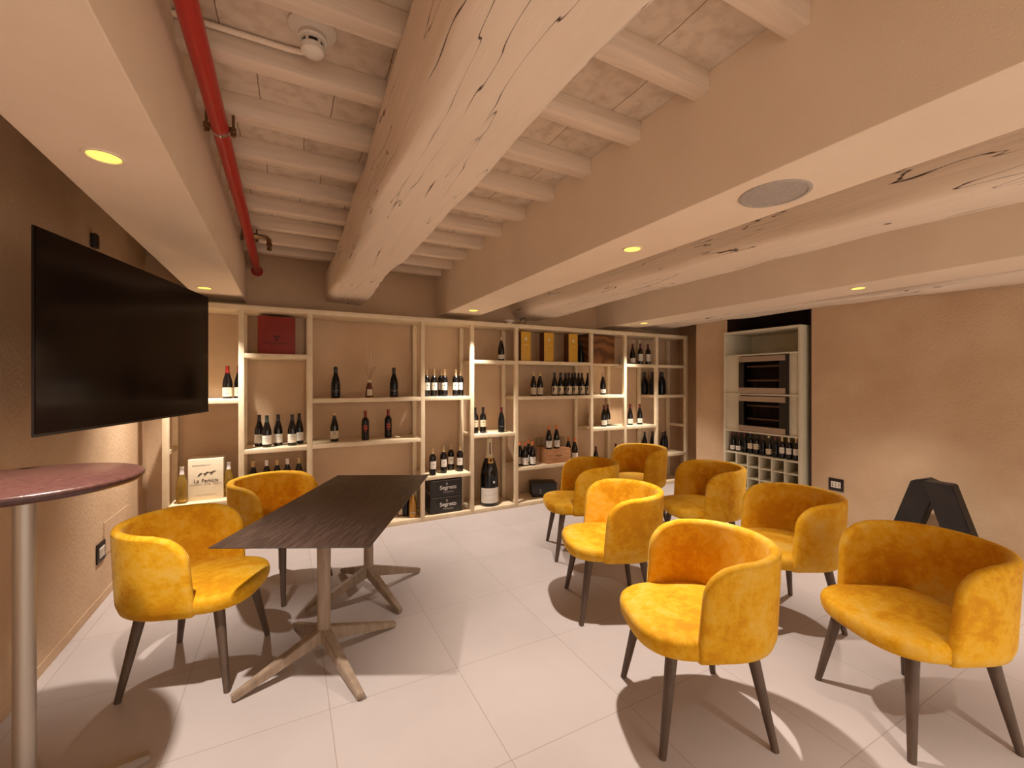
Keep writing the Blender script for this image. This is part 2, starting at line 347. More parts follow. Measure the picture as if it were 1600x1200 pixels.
log_beam(4, .535, .184, 2.315, 2.70, 'large cracked limewashed beam between left and middle soffits', 3)
log_beam(5, 2.765, .235, 2.315, 2.70, 'large limewashed beam between middle and right soffits', 5)
log_beam(6, 4.93, .205, 2.285, 2.70, 'limewashed beam beside the right wall', 9)
# joists, children of the ceiling
jm = {}
for bay, (x0, x1, sh) in enumerate(((.53, 1.55, 0), (1.955, 3.94, 0), (4.40, XC, 0), (XL, -.727, 0), (-.355, .53, -.10))):
    k = 0; y = 1.20-.39*8+sh
    while y < YB-.05:
        rnd = random.Random(bay*100+k); bm = bmesh.new(); d = rnd.uniform(-.006, .006)
        box(bm, x0, y+d, 2.70+rnd.uniform(-.004, .004), x1, y+.078+d+rnd.uniform(-.004, .006), ZC, 0, .0035)
        o = finish(bm, 'joist', M['joist'], ceiling, smooth=30); y += .39; k += 1

# ---------------------------------------------------------------- recessed spots, speaker
def make_spot():
    t = thing('recessed_spotlight', '', 'spotlight')
    bm = bmesh.new(); lathe(bm, [(.044,0), (.057,0), (.058,-.002), (.055,-.005), (.047,-.005), (.044,-.001), (.044,0)], 40, cap=False); finish(bm, 'trim_ring', M['soffit'], t, smooth=40)
    bm = bmesh.new(); lathe(bm, [(.044,0), (.044,-.0015)], 40); finish(bm, 'lens', M['lens'], t)
    return t
spots = [(-.55, 1.92, 'round recessed spotlight in the left soffit above the television', 1),
 (-.60, 4.24, 'round recessed spotlight at shelf end of left soffit', 1),
 (1.75, 1.86, 'round recessed spotlight in middle soffit, beside the round speaker', 1),
 (1.755, 4.25, 'round recessed spotlight at shelf end of middle soffit', 1),
 (4.115, 1.79, 'round recessed spotlight in right soffit, towards the right picture edge', 1),
 (4.11, 4.15, 'round recessed spotlight at shelf end of right soffit', 1)]
s0 = make_spot()
ENERGY = 158
lampdata = bpy.data.lights.new('spot_lamp', 'SPOT'); lampdata.energy = ENERGY; lampdata.color = (1, .88, .76); lampdata.spot_size = math.radians(85); lampdata.spot_blend = .85; lampdata.shadow_soft_size = .028
for i, (x, y, lab, _) in enumerate(spots):
    t = s0 if i == 0 else copy_tree(s0)
    t.location = (x, y, 2.26); t['label'] = lab; t['group'] = 'recessed ceiling spotlights'
for x, y in [(s[0], s[1]) for s in spots]+[(-.55, -.45), (1.75, -.45), (4.11, -.55)]:
    L = bpy.data.objects.new('spot_lamp', lampdata); C.objects.link(L); L.location = (x, y, 2.25)
t = thing('ceiling_speaker', 'large round grey ceiling speaker flush in the middle soffit', 'speaker', (1.747, 1.048, 2.26))
bm = bmesh.new(); lathe(bm, [(.113,0), (.128,0), (.129,-.003), (.125,-.006), (.115,-.006), (.113,-.003)], 64, cap=False); finish(bm, 'rim', M['grille'], t, smooth=40)
bm = bmesh.new(); lathe(bm, [(.113,0), (.1125,-.003), (.08,-.0045), (.03,-.005)], 64); finish(bm, 'grille', M['grille'], t, smooth=40)

# smoke detector + conduit
t = thing('smoke_detector', 'white round smoke detector under the ceiling between joists', 'smoke detector', (.080, 1.725, ZC)); t.scale = (1.05, 1.05, 1.3)
bm = bmesh.new(); lathe(bm, [(.078,0), (.078,-.006), (.070,-.012), (.050,-.018), (.046,-.022)], 40); finish(bm, 'base', M['white_plastic'], t, smooth=35)
bm = bmesh.new(); lathe(bm, [(.044,-.022), (.046,-.034), (.04,-.036), (.038,-.042)], 40); finish(bm, 'collar', M['white_plastic'], t, smooth=35)
bm = bmesh.new(); lathe(bm, [(.033,-.042), (.033,-.052)], 40); finish(bm, 'vent_slot', M['black'], t)
bm = bmesh.new(); lathe(bm, [(.037,-.052), (.039,-.056), (.037,-.068), (.030,-.074), (.012,-.076)], 40)
for k in range(6):
    a = k*PI/3; box(bm, .034, -.004, -.052, .04, .004, -.042, mat=Matrix.Rotation(a, 4, 'Z'))
finish(bm, 'head', M['white_plastic'], t, smooth=35)
bm = bmesh.new(); tube(bm, [(-.355, 1.858, 2.775), (-.1, 1.858, 2.776), (.0, 1.856, 2.775), (.045, 1.85, 2.775), (.07, 1.835, 2.775), (.080, 1.812, 2.776)], .0105, 12)
tag(finish(bm, 'cable_conduit', M['soffit'], smooth=60), 'thin painted cable conduit running along a joist to the smoke detector', 'conduit')

# red pipe
PX, PZ = -.268, 2.628
t = thing('fire_pipe', 'red painted fire sprinkler pipe under the ceiling beside left soffit', 'pipe', (PX, YF, PZ))
bm = bmesh.new(); tube(bm, [(0,0,0), (0,2.5,0), (0,5.6,0), (0,6.1,-.008), (0,YB-YF,-.045)], .034, 24); lathe(bm, [(.035,0), (.05,0), (.05,.014), (.035,.014)], 24, cap=False, mat=Matrix.Translation((0, YB-YF, -.045)) @ Matrix.Rotation(PI/2, 4, 'X')); finish(bm, 'pipe_run', M['red'], t, smooth=60)
for yy in (2.295-YF, 3.93-YF):
    bm = bmesh.new(); R = Matrix.Translation((0, yy, 0)) @ Matrix.Rotation(PI/2, 4, 'X')
    lathe(bm, [(.0345,-.009), (.0375,-.009), (.0375,.009), (.0345,.009)], 24, cap=False, mat=R); c = finish(bm, 'pipe_clamp', M['chrome'], t, smooth=40)
    for s in (-1, 1):
        bm = bmesh.new(); box(bm, s*.034 if s > 0 else -.062, yy-.011, -.012, .062 if s > 0 else -.034, yy+.011, .012, 0, .003)
        tube(bm, [(s*.05, yy, -.028), (s*.05, yy, .07)], .006, 8); lathe(bm, [(.011,-.026), (.011,-.014)], 6, mat=Matrix.Translation((s*.05, yy, 0)))
        finish(bm, 'clamp_bolt', M['brass'], c, smooth=40)
bm = bmesh.new(); yy = 3.86-YF
tube(bm, [(.03, yy, 0), (.09, yy, 0)], .016, 16); lathe(bm, [(.022,-.012), (.022,.012)], 8, mat=Matrix.Translation((.05, yy, 0)) @ Matrix.Rotation(PI/2, 4, 'Y'))
tube(bm, [(.09, yy, 0), (.12, yy, -.004), (.135, yy, -.02), (.138, yy, -.05)], [.016,.017,.018,.016], 16)
lathe(bm, [(.02,-.012), (.02,.012)], 8, mat=Matrix.Translation((.138, yy, -.055)))
lathe(bm, [(.018,0), (.005,.03)], 12, mat=Matrix.Translation((.138, yy, -.10)))
tube(bm, [(.125, yy, -.06), (.122, yy, -.085), (.134, yy, -.103)], .003, 6); tube(bm, [(.151, yy, -.06), (.154, yy, -.085), (.142, yy, -.103)], .003, 6)
finish(bm, 'sprinkler_branch', M['brass'], t, smooth=40)

# ---------------------------------------------------------------- television
Zl = 1.62
a0 = c2r(-1.113*Zl, Zl); a1 = c2r(-1.316*Zl, 1.86*Zl)
zt = 1.5+241*Zl/670+.01; zb_ = zt-.805
d = Vector((a1[0]-a0[0], a1[1]-a0[1])); W = d.length; ang = math.atan2(d.y, d.x)
t = thing('television', 'large black flat screen television on the left wall', 'television', (a0[0], a0[1], zb_), ang)
H = zt-zb_   # local x along width, screen faces -y local
bm = bmesh.new(); box(bm, 0, .003, 0, W, .012, H, 0, .002); finish(bm, 'housing', M['tvside'], t, smooth=30)
bm = bmesh.new(); box(bm, .004, .0, .012, W-.004, .003, H-.004); finish(bm, 'screen', M['screen'], t)
bm = bmesh.new()
box(bm, 0, -.001, 0, W, .004, .011, 0, .001); finish(bm, 'bezel', M['black'], t)
bm = bmesh.new(); box(bm, .25, .012, .06, W-.25, .062, H-.25, 0, .01); finish(bm, 'rear_cover', M['black'], t, smooth=30)
# wall bracket: plate, arm
inv = Matrix.Translation(Vector((a0[0], a0[1], zb_))) @ Matrix.Rotation(ang, 4, 'Z'); inv = inv.inverted()
bm = bmesh.new()
tc_ = Vector(((a0[0]+a1[0])/2, (a0[1]+a1[1])/2, zb_+H/2))
pl = Matrix.Identity(4)
box(bm, XL+.001, 3.22, tc_.z-.2, XL+.02, 3.44, tc_.z+.2, 0, .003); bmesh.ops.transform(bm, verts=bm.verts, matrix=inv)
bp = inv @ Vector((XL+.02, 3.33, tc_.z)); tp = Vector((W/2, .062, H/2))
bar(bm, bp, tp, .05, .10, .05, .10)
box(bm, W/2-.2, .056, H/2-.2, W/2+.2, .07, H/2+.2, 0, .003)
finish(bm, 'wall_mount', M['black'], t)

bm = bmesh.new(); box(bm, XL+.001, 3.67, 2.36, XL+.03, 3.73, 2.45, 0, .004); tag(finish(bm, 'cable_box', M['black'], smooth=30), 'small dark cable box on the left wall just above the television', 'cable box')
# ---------------------------------------------------------------- left wall bits
o1 = thing('wall_socket', 'dark framed wall socket low on the left wall behind the front chair', 'wall socket', (XL, 3.835, .355), group='wall sockets')
def socket(o, s):
    bm = bmesh.new(); box(bm, 0 if s > 0 else -.010, -.07, -.065, .010 if s > 0 else 0, .07, .065, 0, .003); finish(bm, 'cover_frame', M['black'], o, smooth=30)
    bm = bmesh.new(); x0, x1 = (.010, .014) if s > 0 else (-.014, -.010)
    box(bm, x0, -.045, -.032, x1, .045, .032, 0, .001)
    for yy in (-.03, 0, .03):
        for zz in (-.015, 0, .015): box(bm, x1 if s > 0 else x0-.001, yy-.005, zz-.004, x1+.001 if s > 0 else x0, yy+.005, zz+.004, 1)
    finish(bm, 'socket_insert', [M['white_plastic'], M['black']], o)
socket(o1, 1)
o2 = thing('wall_socket', 'dark framed wall socket low on right wall beside the niche cabinet', 'wall socket', (XR, 2.436, .407), group='wall sockets'); socket(o2, -1)
bm = bmesh.new(); box(bm, XL, 3.90, .30, XL+.003, 4.42, .53, 0, .001); tag(finish(bm, 'access_panel', M['plaster']), 'flush plaster coloured access panel beside the left wall socket', 'access panel')

# ---------------------------------------------------------------- shelving unit
YS, YR = 4.50, 4.885            # front and rear faces
pxs = [258, 377, 484.5, 661, 738.3, 807.5, 925, 977.5, 1027, 1073]
PXS = [at(p, 600, YS)[0] for p in pxs]
SW = .044; HT = 2.185
rack = thing('shelving_rack', 'whitewashed wooden open shelving rack along the back wall', 'shelving', (PXS[0], YS, 0))
OX = PXS[0]
def rb(name, x0, y0, z0, x1, y1, z1):
    bm = bmesh.new(); box(bm, x0-OX, y0-YS, z0, x1-OX, y1-YS, z1, 0, .003); return finish(bm, name, M['rack_wood'], rack, smooth=30)
for i, x in enumerate(PXS):
    z0 = 0.0
    rb('post', x-SW/2, YS, z0, x+SW/2, YS+SW, HT-.045); rb('post', x-SW/2, YR-SW, z0, x+SW/2, YR, HT-.045)
for a, b in ((0, 3), (3, 6), (6, 9)):   # top boards
    rb('top_board', PXS[a]-(SW/2 if a == 0 else 0), YS, HT-.045, PXS[b]+(SW/2 if b == 9 else 0), YR, HT)
shelf_z = {}
def shelf(bay, px, y, yf=YS, th=.04):
    z = at(px, y, yf)[2]; x0, x1 = PXS[bay]+SW/2, PXS[bay+1]-SW/2
    bm = bmesh.new(); box(bm, x0-OX, yf-YS, z-th, x1-OX, YR-YS, z, 0, .003)
    # notches hidden by posts are simply butted
    finish(bm, 'shelf', M['rack_wood'], rack, smooth=30); return z
Z = {}
Z['0a'] = shelf(0, 335, 624); Z['0b'] = shelf(0, 361, 781)
Z['1a'] = shelf(1, 430, 553); Z['1b'] = shelf(1, 440, 699.5); Z['1c'] = shelf(1, 430, 772)
Z['2a'] = shelf(2, 575, 621.8); Z['2b'] = shelf(2, 610, 687.5)
Z['3a'] = shelf(3, 700, 619.8); Z['3b'] = shelf(3, 700, 741.7)
Z['4a'] = shelf(4, 770, 562.8); Z['4b'] = shelf(4, 775, 677.5)
Z['5a'] = shelf(5, 866, 565); Z['5b'] = shelf(5, 866, 618.8); Z['5c'] = shelf(5, 820, 730)
Z['6a'] = shelf(6, 950, 568.5, YS+.11, .022); Z['6b'] = shelf(6, 950, 617.3); Z['6c'] = shelf(6, 950, 668); Z['6d'] = shelf(6, 950, 733)
Z['7a'] = shelf(7, 1002, 569); Z['7b'] = shelf(7, 1002, 665)
Z['8a'] = shelf(8, 1050, 570.5); Z['8b'] = shelf(8, 1050, 617); Z['8c'] = shelf(8, 1050, 708.5)
for b in range(9):
    bm = bmesh.new(); box(bm, PXS[b]+SW/2-OX, 0, .0, PXS[b+1]-SW/2-OX, YR-YS, .045, 0, .003); finish(bm, 'bottom_board', M['rack_wood'], rack, smooth=30)
zr = at(270, 702, YS+.1)[2]; rb('side_rail', PXS[0]-.018, YS+SW, zr-.04, PXS[0]+.018, YR-SW, zr)
zr = at(1060, 661, YS+.2)[2]; rb('side_rail', PXS[9]-.018, YS+SW, zr-.04, PXS[9]+.018, YR-SW, zr)
ZB = .045
print('SHELVES', {k: round(v, 3) for k, v in Z.items()}, [round(x, 2) for x in PXS])

# ---------------------------------------------------------------- bottles
BURG = [(.001,0),(.034,0),(.0385,.004),(.039,.012),(.039,.13),(.0375,.15),(.033,.175),(.025,.205),(.0175,.232),(.0145,.25),(.014,.285),(.0155,.287),(.0155,.296),(.001,.297)]
BORD = [(.001,0),(.033,0),(.0365,.004),(.0372,.012),(.0372,.185),(.036,.2),(.030,.215),(.019,.228),(.015,.238),(.0142,.25),(.014,.292),(.0155,.294),(.0155,.303),(.001,.304)]
CHAM = [(.001,0),(.036,0),(.042,.004),(.0435,.015),(.0435,.12),(.042,.15),(.036,.185),(.026,.22),(.019,.245),(.017,.255),(.017,.28),(.0185,.285),(.0185,.305),(.012,.313),(.001,.315)]
def prof_r(prof, z):
    for (r0, z0), (r1, z1) in zip(prof, prof[1:]):
        if z0 <= z <= z1: return r0+(r1-r0)*((z-z0)/(z1-z0) if z1 > z0 else 0)
    return prof[-1][0]
def band(bm, prof, z0, z1, off, a0=0, a1=2*PI, seg=24, n=1, mi=0):
    full = abs(a1-a0-2*PI) < 1e-6; rings = []
    zs = sorted(set([z0, z1]+[z for _, z in prof if z0 < z < z1]+[z0+(z1-z0)*k/n for k in range(n+1)]))
    for z in zs:
        r = prof_r(prof, z)+off; cnt = seg if full else seg+1
        rings.append([bm.verts.new((r*math.cos(a0+(a1-a0)*k/seg), r*math.sin(a0+(a1-a0)*k/seg), z)) for k in range(cnt)])
    for a, b in zip(rings, rings[1:]):
        m = len(a)
        for k in range(m if full else m-1): bm.faces.new((a[k], a[(k+1)%m], b[(k+1)%m], b[k])).material_index = mi
    return rings
def mesh_of(bm, name, mats):
    me = bpy.data.meshes.new(name); bmesh.ops.recalc_face_normals(bm, faces=bm.faces); bm.to_mesh(me); bm.free()
    for m in mats: me.materials.append(m)
    for p in me.polygons: p.use_smooth = True
    me.set_sharp_from_angle(angle=math.radians(50)); return me
VAR = {}
def variety(key, prof, glass, cap, capz, label=None, marks=(), ink='ink', scale=1.0, extra=None):
    "label=(z0,z1,halfangle,material); marks=[(z0,z1,a0,a1)]; local -y faces the room"
    prof = [(r*scale, z*scale) for r, z in prof]; F = -PI/2
    bm = bmesh.new(); lathe(bm, prof, 24, cap=False); parts = [('wine_bottle', mesh_of(bm, 'wine_bottle', [M[glass]]))]
    if cap:
        bm = bmesh.new(); rs = band(bm, prof, capz*scale, prof[-2][1], .0008, seg=20); bm.faces.new(rs[-1]); parts.append(('capsule', mesh_of(bm, 'capsule', [M[cap]])))
    if label:
        z0, z1, ha, mat = label; bm = bmesh.new(); band(bm, prof, z0*scale, z1*scale, .0007, F-ha, F+ha, 16)
        for mk in marks: band(bm, prof, mk[0]*scale, mk[1]*scale, .0012, F+mk[2], F+mk[3], 4, mi=1)
        parts.append(('label', mesh_of(bm, 'label', [M[mat], M[ink]])))
    elif marks:
        bm = bmesh.new()
        for mk in marks: band(bm, prof, mk[0]*scale, mk[1]*scale, .0008, F+mk[2], F+mk[3], 4)
        parts.append(('label_print', mesh_of(bm, 'label_print', [M[ink]])))
    VAR[key] = (parts, prof)
L1 = [(.085,.089,-.5,.5), (.07,.072,-.6,.6), (.06,.062,-.35,.35), (.10,.104,-.2,.2)]
variety('burg_white', BURG, 'bottle', 'cap_black', .235, (.03,.112,1.25,'paper'), L1)
variety('burg_green', BURG, 'bottle', 'cap_green', .235, (.03,.112,1.25,'paper'), L1)
variety('burg_red', BURG, 'bottle', 'cap_red', .232, (.02,.10,1.3,'cream'), [(.045,.075,-.35,-.28),(.045,.075,.28,.35),(.072,.078,-.32,.32),(.042,.048,-.32,.32),(.085,.09,-.6,.6)])
variety('burg_whitecap', BURG, 'bottle', 'cap_white', .24, (.03,.112,1.25,'paper'), L1)
variety('burg_greycap', BURG, 'bottle', 'cap_gold', .24, (.03,.112,1.25,'paper'), L1)
variety('white_wine', BURG, 'yellow_glass', 'cap_white', .235, None, (), scale=1.05)
variety('cham_dark', CHAM, 'black_matt', 'cap_black', .25, None, [(.073,.076,-.8,.8), (.06,.062,-.4,.4)], 'greyink')
variety('burg_cream', BURG, 'bottle', 'cap_gold', .262, (.03,.108,1.35,'cream'), [(.06,.09,-.25,-.18),(.06,.09,.18,.25),(.087,.092,-.25,.25),(.04,.043,-.8,.8)])
variety('bord_red', BORD, 'black_matt', 'cap_red', .235, None, [(.135,.155,-.5,-.05),(.135,.155,.05,.5),(.108,.13,-.5,-.05),(.108,.13,.05,.5),(.085,.095,-.3,.3)], 'redink')
variety('bord_gold', BORD, 'bottle', 'cap_gold', .236, (.072,.155,1.0,'paper'), [(.115,.128,-.14,.14), (.09,.092,-.4,.4)])
variety('bord_half', BORD, 'bottle', 'cap_black', .236, (.075,.155,1.2,'cream'), [(.10,.103,-.5,.5), (.125,.135,-.3,.3)])
variety('burg_lowlabel', BURG, 'bottle', 'cap_gold', .25, (.025,.075,1.2,'paper'), [(.05,.053,-.5,.5)])
variety('burg_darkcap_low', BURG, 'bottle', 'cap_wine', .24, (.025,.09,1.2,'paper'), [(.065,.068,-.5,.5),(.05,.052,-.5,.5)])
variety('burg_plain', BURG, 'black_matt', 'cap_wine', .24, None, [(.07,.073,-.6,.6)], 'greyink')
variety('burg_greylabel', BURG, 'bottle', 'cap_gold', .25, (.02,.105,1.2,'cream'), [(.05,.055,-.6,.6), (.08,.083,-.6,.6)])
variety('burg_art', BURG, 'bottle', 'cap_black', .235, (.02,.12,1.1,'cream'), [(.04,.11,-.75,-.45), (.07,.10,-.45,-.2), (.03,.034,-.2,.8)])
variety('burg_orange', BURG, 'bottle', 'cap_orange', .245, (.02,.105,1.2,'paper'), L1)
variety('bord_tall', BORD, 'bottle', 'cap_wine', .236, (.05,.155,1.1,'paper'), [(.10,.104,-.5,.5),(.07,.073,-.4,.4)])
variety('big_black', CHAM, 'black_matt', 'cap_black', .25, None, (), scale=1.08)
variety('black_burg', BURG, 'black_matt', 'cap_black', .24, None, (), scale=1.0)
variety('bronze', CHAM, 'bronze_glass', 'cap_gold', .235, None, [(.05,.06,-.7,.7)], 'greyink')
def bottle(key, x, y, z, label, group, rz=None):
    parts, prof = VAR[key]; r = math.atan2(x, y)*-1*.6 if rz is None else rz
    root = bpy.data.objects.new('wine_bottle', parts[0][1]); C.objects.link(root); root.location = (x, y, z); root.rotation_euler = (0, 0, r)
    tag(root, label, 'bottle', group)
    for n, me in parts[1:]:
        o = bpy.data.objects.new(n, me); C.objects.link(o); o.parent = root
    return root
def bx(px, y): return at(px, 600, y)[0]
ORD = ['leftmost', 'second from left', 'third from left', 'fourth from left', 'fifth from left', 'sixth from left', 'seventh from left', 'eighth from left', 'ninth from left', 'tenth from left']
# red capsule pair beside the television
G = 'red-capped bottles beside the television'
bottle('burg_red', bx(355.5, 4.66), 4.66, Z['0a'], 'red-capped wine bottle with cream label, fully visible beside the television', G)
bottle('burg_red', bx(373.5, 4.70), 4.70, Z['0a'], 'red-capped wine bottle half hidden by the rack post beside the television', G)
# white wine either side of the carton
G = 'clear white wine bottles beside the cream carton'
bottle('white_wine', bx(284, 4.58), 4.58, Z['0b'], 'clear yellow white-wine bottle with white cap, left of cream carton', G)
bottle('white_wine', bx(357.5, 4.66), 4.66, Z['0b'], 'clear yellow white-wine bottle with white cap, right of cream carton', G)
# five under the red carton
G = 'white-label bottles two shelves below the red carton'
for i, (p, yy, k, l) in enumerate([(405, 4.72, 'burg_white', 'leftmost of five white-label bottles on middle shelf below the red carton'),
    (417, 4.60, 'burg_green', 'green-capped white-label bottle, front-most in the shelf row below the red carton'),
    (434.6, 4.68, 'burg_white', 'middle one of five white-label bottles on shelf below the red carton'),
    (456.5, 4.62, 'burg_white', 'second from right of five white-label bottles below the red carton'),
    (467.5, 4.74, 'burg_white', 'rightmost of five white-label bottles below the red carton, set back')]):
    bottle(k, bx(p, yy), yy, Z['1b'], l, G)
G = 'bottles seen over the back of the rear left chair'
for i, (p, k, c) in enumerate([(395.5, 'burg_greycap', 'beige'), (416.6, 'burg_whitecap', 'white'), (432.8, 'burg_greycap', 'beige'), (449, 'burg_whitecap', 'white'), (467, 'burg_greycap', 'beige')]):
    bottle(k, bx(p, 4.66), 4.66, Z['1c'], '%s of five bottles above the rear left chair back, %s cap' % (ORD[i] if i < 4 else 'rightmost', c), G)
# bay 2
G = 'dark bottles either side of the reed diffuser'
bottle('cham_dark', bx(524.5, 4.66), 4.66, Z['2a'], 'matt black sparkling bottle standing left of the reed diffuser', G)
bottle('cham_dark', bx(615.5, 4.66), 4.66, Z['2a'], 'matt black sparkling bottle standing right of the reed diffuser', G)
G = 'bottles on the shelf below the reed diffuser'
bottle('burg_cream', bx(522.5, 4.66), 4.66, Z['2b'], 'sloping-shoulder bottle with pale cap and cream label below the reed diffuser', G)
bottle('bord_red', bx(570.8, 4.62), 4.62, Z['2b'], 'black bottle with red cap and red squares, nearer the reed diffuser', G)
bottle('bord_red', bx(606.5, 4.72), 4.72, Z['2b'], 'black bottle with red cap and red squares, further right below black bottle', G)
# bay 3
G = 'gold-capped bottles above the black cartons'
for i, (p, yy) in enumerate([(666.5, 4.62), (678, 4.64), (689, 4.74), (694.5, 4.64), (712, 4.64), (719.5, 4.72)]):
    bottle('bord_gold', bx(p, yy), yy, Z['3a'], '%s of six gold-capped bottles two shelves over the black cartons' % (ORD[i] if i < 5 else 'rightmost'), G, rz=-.12*i)
G = 'gold-capped bottles standing just over the black cartons'
for i, (p, yy, l) in enumerate([(676, 4.56, 'leftmost gold-capped bottle on shelf directly over the black cartons'), (693, 4.62, 'second from left gold-capped bottle, front row directly over the black cartons'),
     (704.5, 4.74, 'gold-capped bottle standing in the back row directly over the black cartons'), (718.7, 4.63, 'rightmost gold-capped bottle on shelf directly over the black cartons')]):
    bottle('bord_gold', bx(p, yy), yy, Z['3b'], l, G, rz=-.15*i)
# bay 4
bottle('burg_lowlabel', bx(783, 4.66), 4.66, Z['4a'], 'single bottle with low white label on top shelf above the giant champagne bottle', 'bottles above the giant champagne bottle')
G = 'bottles above the giant champagne bottle'
bottle('bord_half', bx(742.5, 4.64), 4.64, Z['4b'], 'cream-label bottle half behind the post, directly above giant champagne bottle', G)
bottle('bord_half', bx(754.7, 4.64), 4.64, Z['4b'], 'cream-label bottle directly above the neck of the giant champagne bottle', G)
bottle('burg_plain', bx(783.5, 4.60), 4.60, Z['4b'], 'all-dark bottle right of the pair above the giant champagne bottle', G)
# bay 5
G = 'gold-capped pair below the yellow cartons'
bottle('burg_greylabel', bx(833.5, 4.66), 4.66, Z['5b'], 'left bottle of gold-capped pair below the yellow cartons', G)
bottle('burg_greylabel', bx(843.7, 4.64), 4.64, Z['5b'], 'right bottle of gold-capped pair below the yellow cartons', G)
G = 'dark-capped picture-label bottles below the yellow cartons'
row = [(866.5, 4.62), (876, 4.62), (883.5, 4.78), (889, 4.62), (894.5, 4.78), (898.5, 4.62), (904, 4.78), (909.3, 4.62), (918.5, 4.66)]
ordn = ['leftmost', 'second from left', 'third from left, set back,', 'fourth from left', 'fifth from left, set back,', 'sixth from left', 'seventh from left, set back,', 'eighth from left', 'rightmost']
for i, (p, yy) in enumerate(row):
    bottle('burg_art', bx(p, yy), yy, Z['5b'], '%s of nine crowded dark-capped bottles below the yellow cartons' % ordn[i], G)
G = 'orange-capped bottles left of the pine crate'
for p, yy, l in [(812.5, 4.64, 'leftmost orange-capped bottle, partly behind the post left of pine crate'), (820.3, 4.57, 'front orange-capped bottle, second from the post left of pine crate'),
     (826, 4.72, 'rear orange-capped bottle between the front two left of pine crate'), (832, 4.57, 'orange-capped bottle nearest the pine crate, on its left')]:
    bottle('burg_orange', bx(p, yy), yy, Z['5c'], l, G)
# crate on shelf 5c
cx0, cx1 = at(856, 700, 4.53)[0], at(892, 700, 4.53)[0]
crh = .178
crt = thing('pine_crate', 'small pine wood wine crate on the shelf between orange-capped bottles', 'crate', ((cx0+cx1)/2, 4.665, Z['5c']))
hw_ = (cx1-cx0)/2
bm = bmesh.new(); box(bm, -hw_, -.13, 0, hw_, .13, crh-.012, 0, .002); finish(bm, 'crate_body', M['crate'], crt, smooth=30)
bm = bmesh.new(); box(bm, -hw_-.002, -.132, crh-.012, hw_+.002, .132, crh, 0, .002); finish(bm, 'lid', M['crate'], crt, smooth=30)
bm = bmesh.new()
for k, (xa, za, w_) in enumerate([(-.03,.10,.05), (.0,.088,.06), (.03,.098,.04)]): box(bm, xa-w_/2, -.1325, za-.003, xa+w_/2, -.1302, za+.003)
finish(bm, 'burnt_stamp', M['carton_dark'], crt)
G = 'orange-capped bottles on the pine crate'
for p, l in ((857.5, 'left of two orange-capped bottles standing on the pine crate'), (869.5, 'right of two orange-capped bottles standing on the pine crate')):
    bottle('burg_orange', bx(p, 4.60), 4.60, Z['5c']+crh, l, G)
G = 'orange-capped bottles right of the pine crate'
bottle('burg_orange', bx(888, 4.70), 4.70, Z['5c'], 'rear orange-capped bottle just right of the pine crate', G)
bottle('burg_orange', bx(898, 4.58), 4.58, Z['5c'], 'front orange-capped bottle right of pine crate, above a chair back', G)
# glass tumblers behind crate
def tumbler(x, y, z, h, r, lab):
    bm = bmesh.new(); lathe(bm, [(r*.9,0), (r,h), (r-.0025,h), (r*.9-.003,.008), (.001,.008)], 24, cap=False); bm.faces.new([v for v in bm.verts if abs(v.co.z) < 1e-6 and abs(v.co.length-r*.9) < 1e-4])
    o = finish(bm, 'glass_tumbler', M['glass'], smooth=50, loc=(x, y, z)); tag(o, lab, 'glass', 'clear glasses behind the pine crate'); return o
zc = Z['5c']
for p, l in ((841.5, 'clear glass tumbler behind the pine crate, leftmost of three'), (850, 'clear glass tumbler behind the pine crate, middle of three'), (879, 'clear glass tumbler behind the pine crate, right of the bottles')):
    tumbler(bx(p, 4.83), 4.83, zc, .29, .036, l)
# bay 6..8
bottle('burg_lowlabel', bx(942, 4.64), 4.64, Z['6b'], 'single bottle with low white label under the plywood box', 'bottles below the plywood box')
G = 'bottles below the plywood box'
bottle('burg_white', bx(923, 4.78), 4.78, Z['6c'], 'white-label bottle hidden by the post, two shelves below plywood box', G)
bottle('burg_darkcap_low', bx(943.5, 4.62), 4.62, Z['6c'], 'front bottle of the pair two shelves below the plywood box', G)
bottle('burg_darkcap_low', bx(949.5, 4.70), 4.70, Z['6c'], 'rear bottle of the pair two shelves below the plywood box', G)
G = 'bottles just above the chair backs near the rack middle'
bottle('burg_darkcap_low', bx(931, 4.62), 4.62, Z['6d'], 'white-label bottle by the post just above the rear left-row chair', G)
bottle('burg_darkcap_low', bx(962, 4.70), 4.70, Z['6d'], 'bottle half hidden behind the farthest yellow chair back', G)
G = 'three bottles at the top right of the rack'
for i, p in enumerate((988.5, 1000.5, 1012.5)):
    bottle('burg_darkcap_low' if i == 0 else 'bord_tall', bx(p, 4.66), 4.66, Z['7a'], '%s of three bottles in the top compartment right of the plywood box' % ['leftmost', 'middle one', 'rightmost'][i], G)
G = 'pair of bottles above the farthest chair'
bottle('burg_darkcap_low', bx(984.5, 4.64), 4.64, Z['7b'], 'left of two white-label bottles above the farthest yellow chair', G)
bottle('burg_darkcap_low', bx(999.5, 4.64), 4.64, Z['7b'], 'right of two white-label bottles above the farthest yellow chair', G)
G = 'black bottles on upper shelf of the last rack bay'
x8 = PXS[8]+SW/2+.05; x9 = PXS[9]-SW/2-.05
for i, (f, yy) in enumerate([(0, 4.84-.02), (.30, 4.80), (.0, 4.66), (.38, 4.66), (.72, 4.78)]):
    bottle('big_black', x8+(x9-x8)*f, yy, Z['8b'], 'black unlabelled bottle, last rack bay upper shelf, %s' % ['rear row nearest the left post', 'rear row middle', 'front row leftmost', 'front row right of the left post', 'rear row rightmost'][i], G)
G = 'black bottles on lower shelf of the last rack bay'
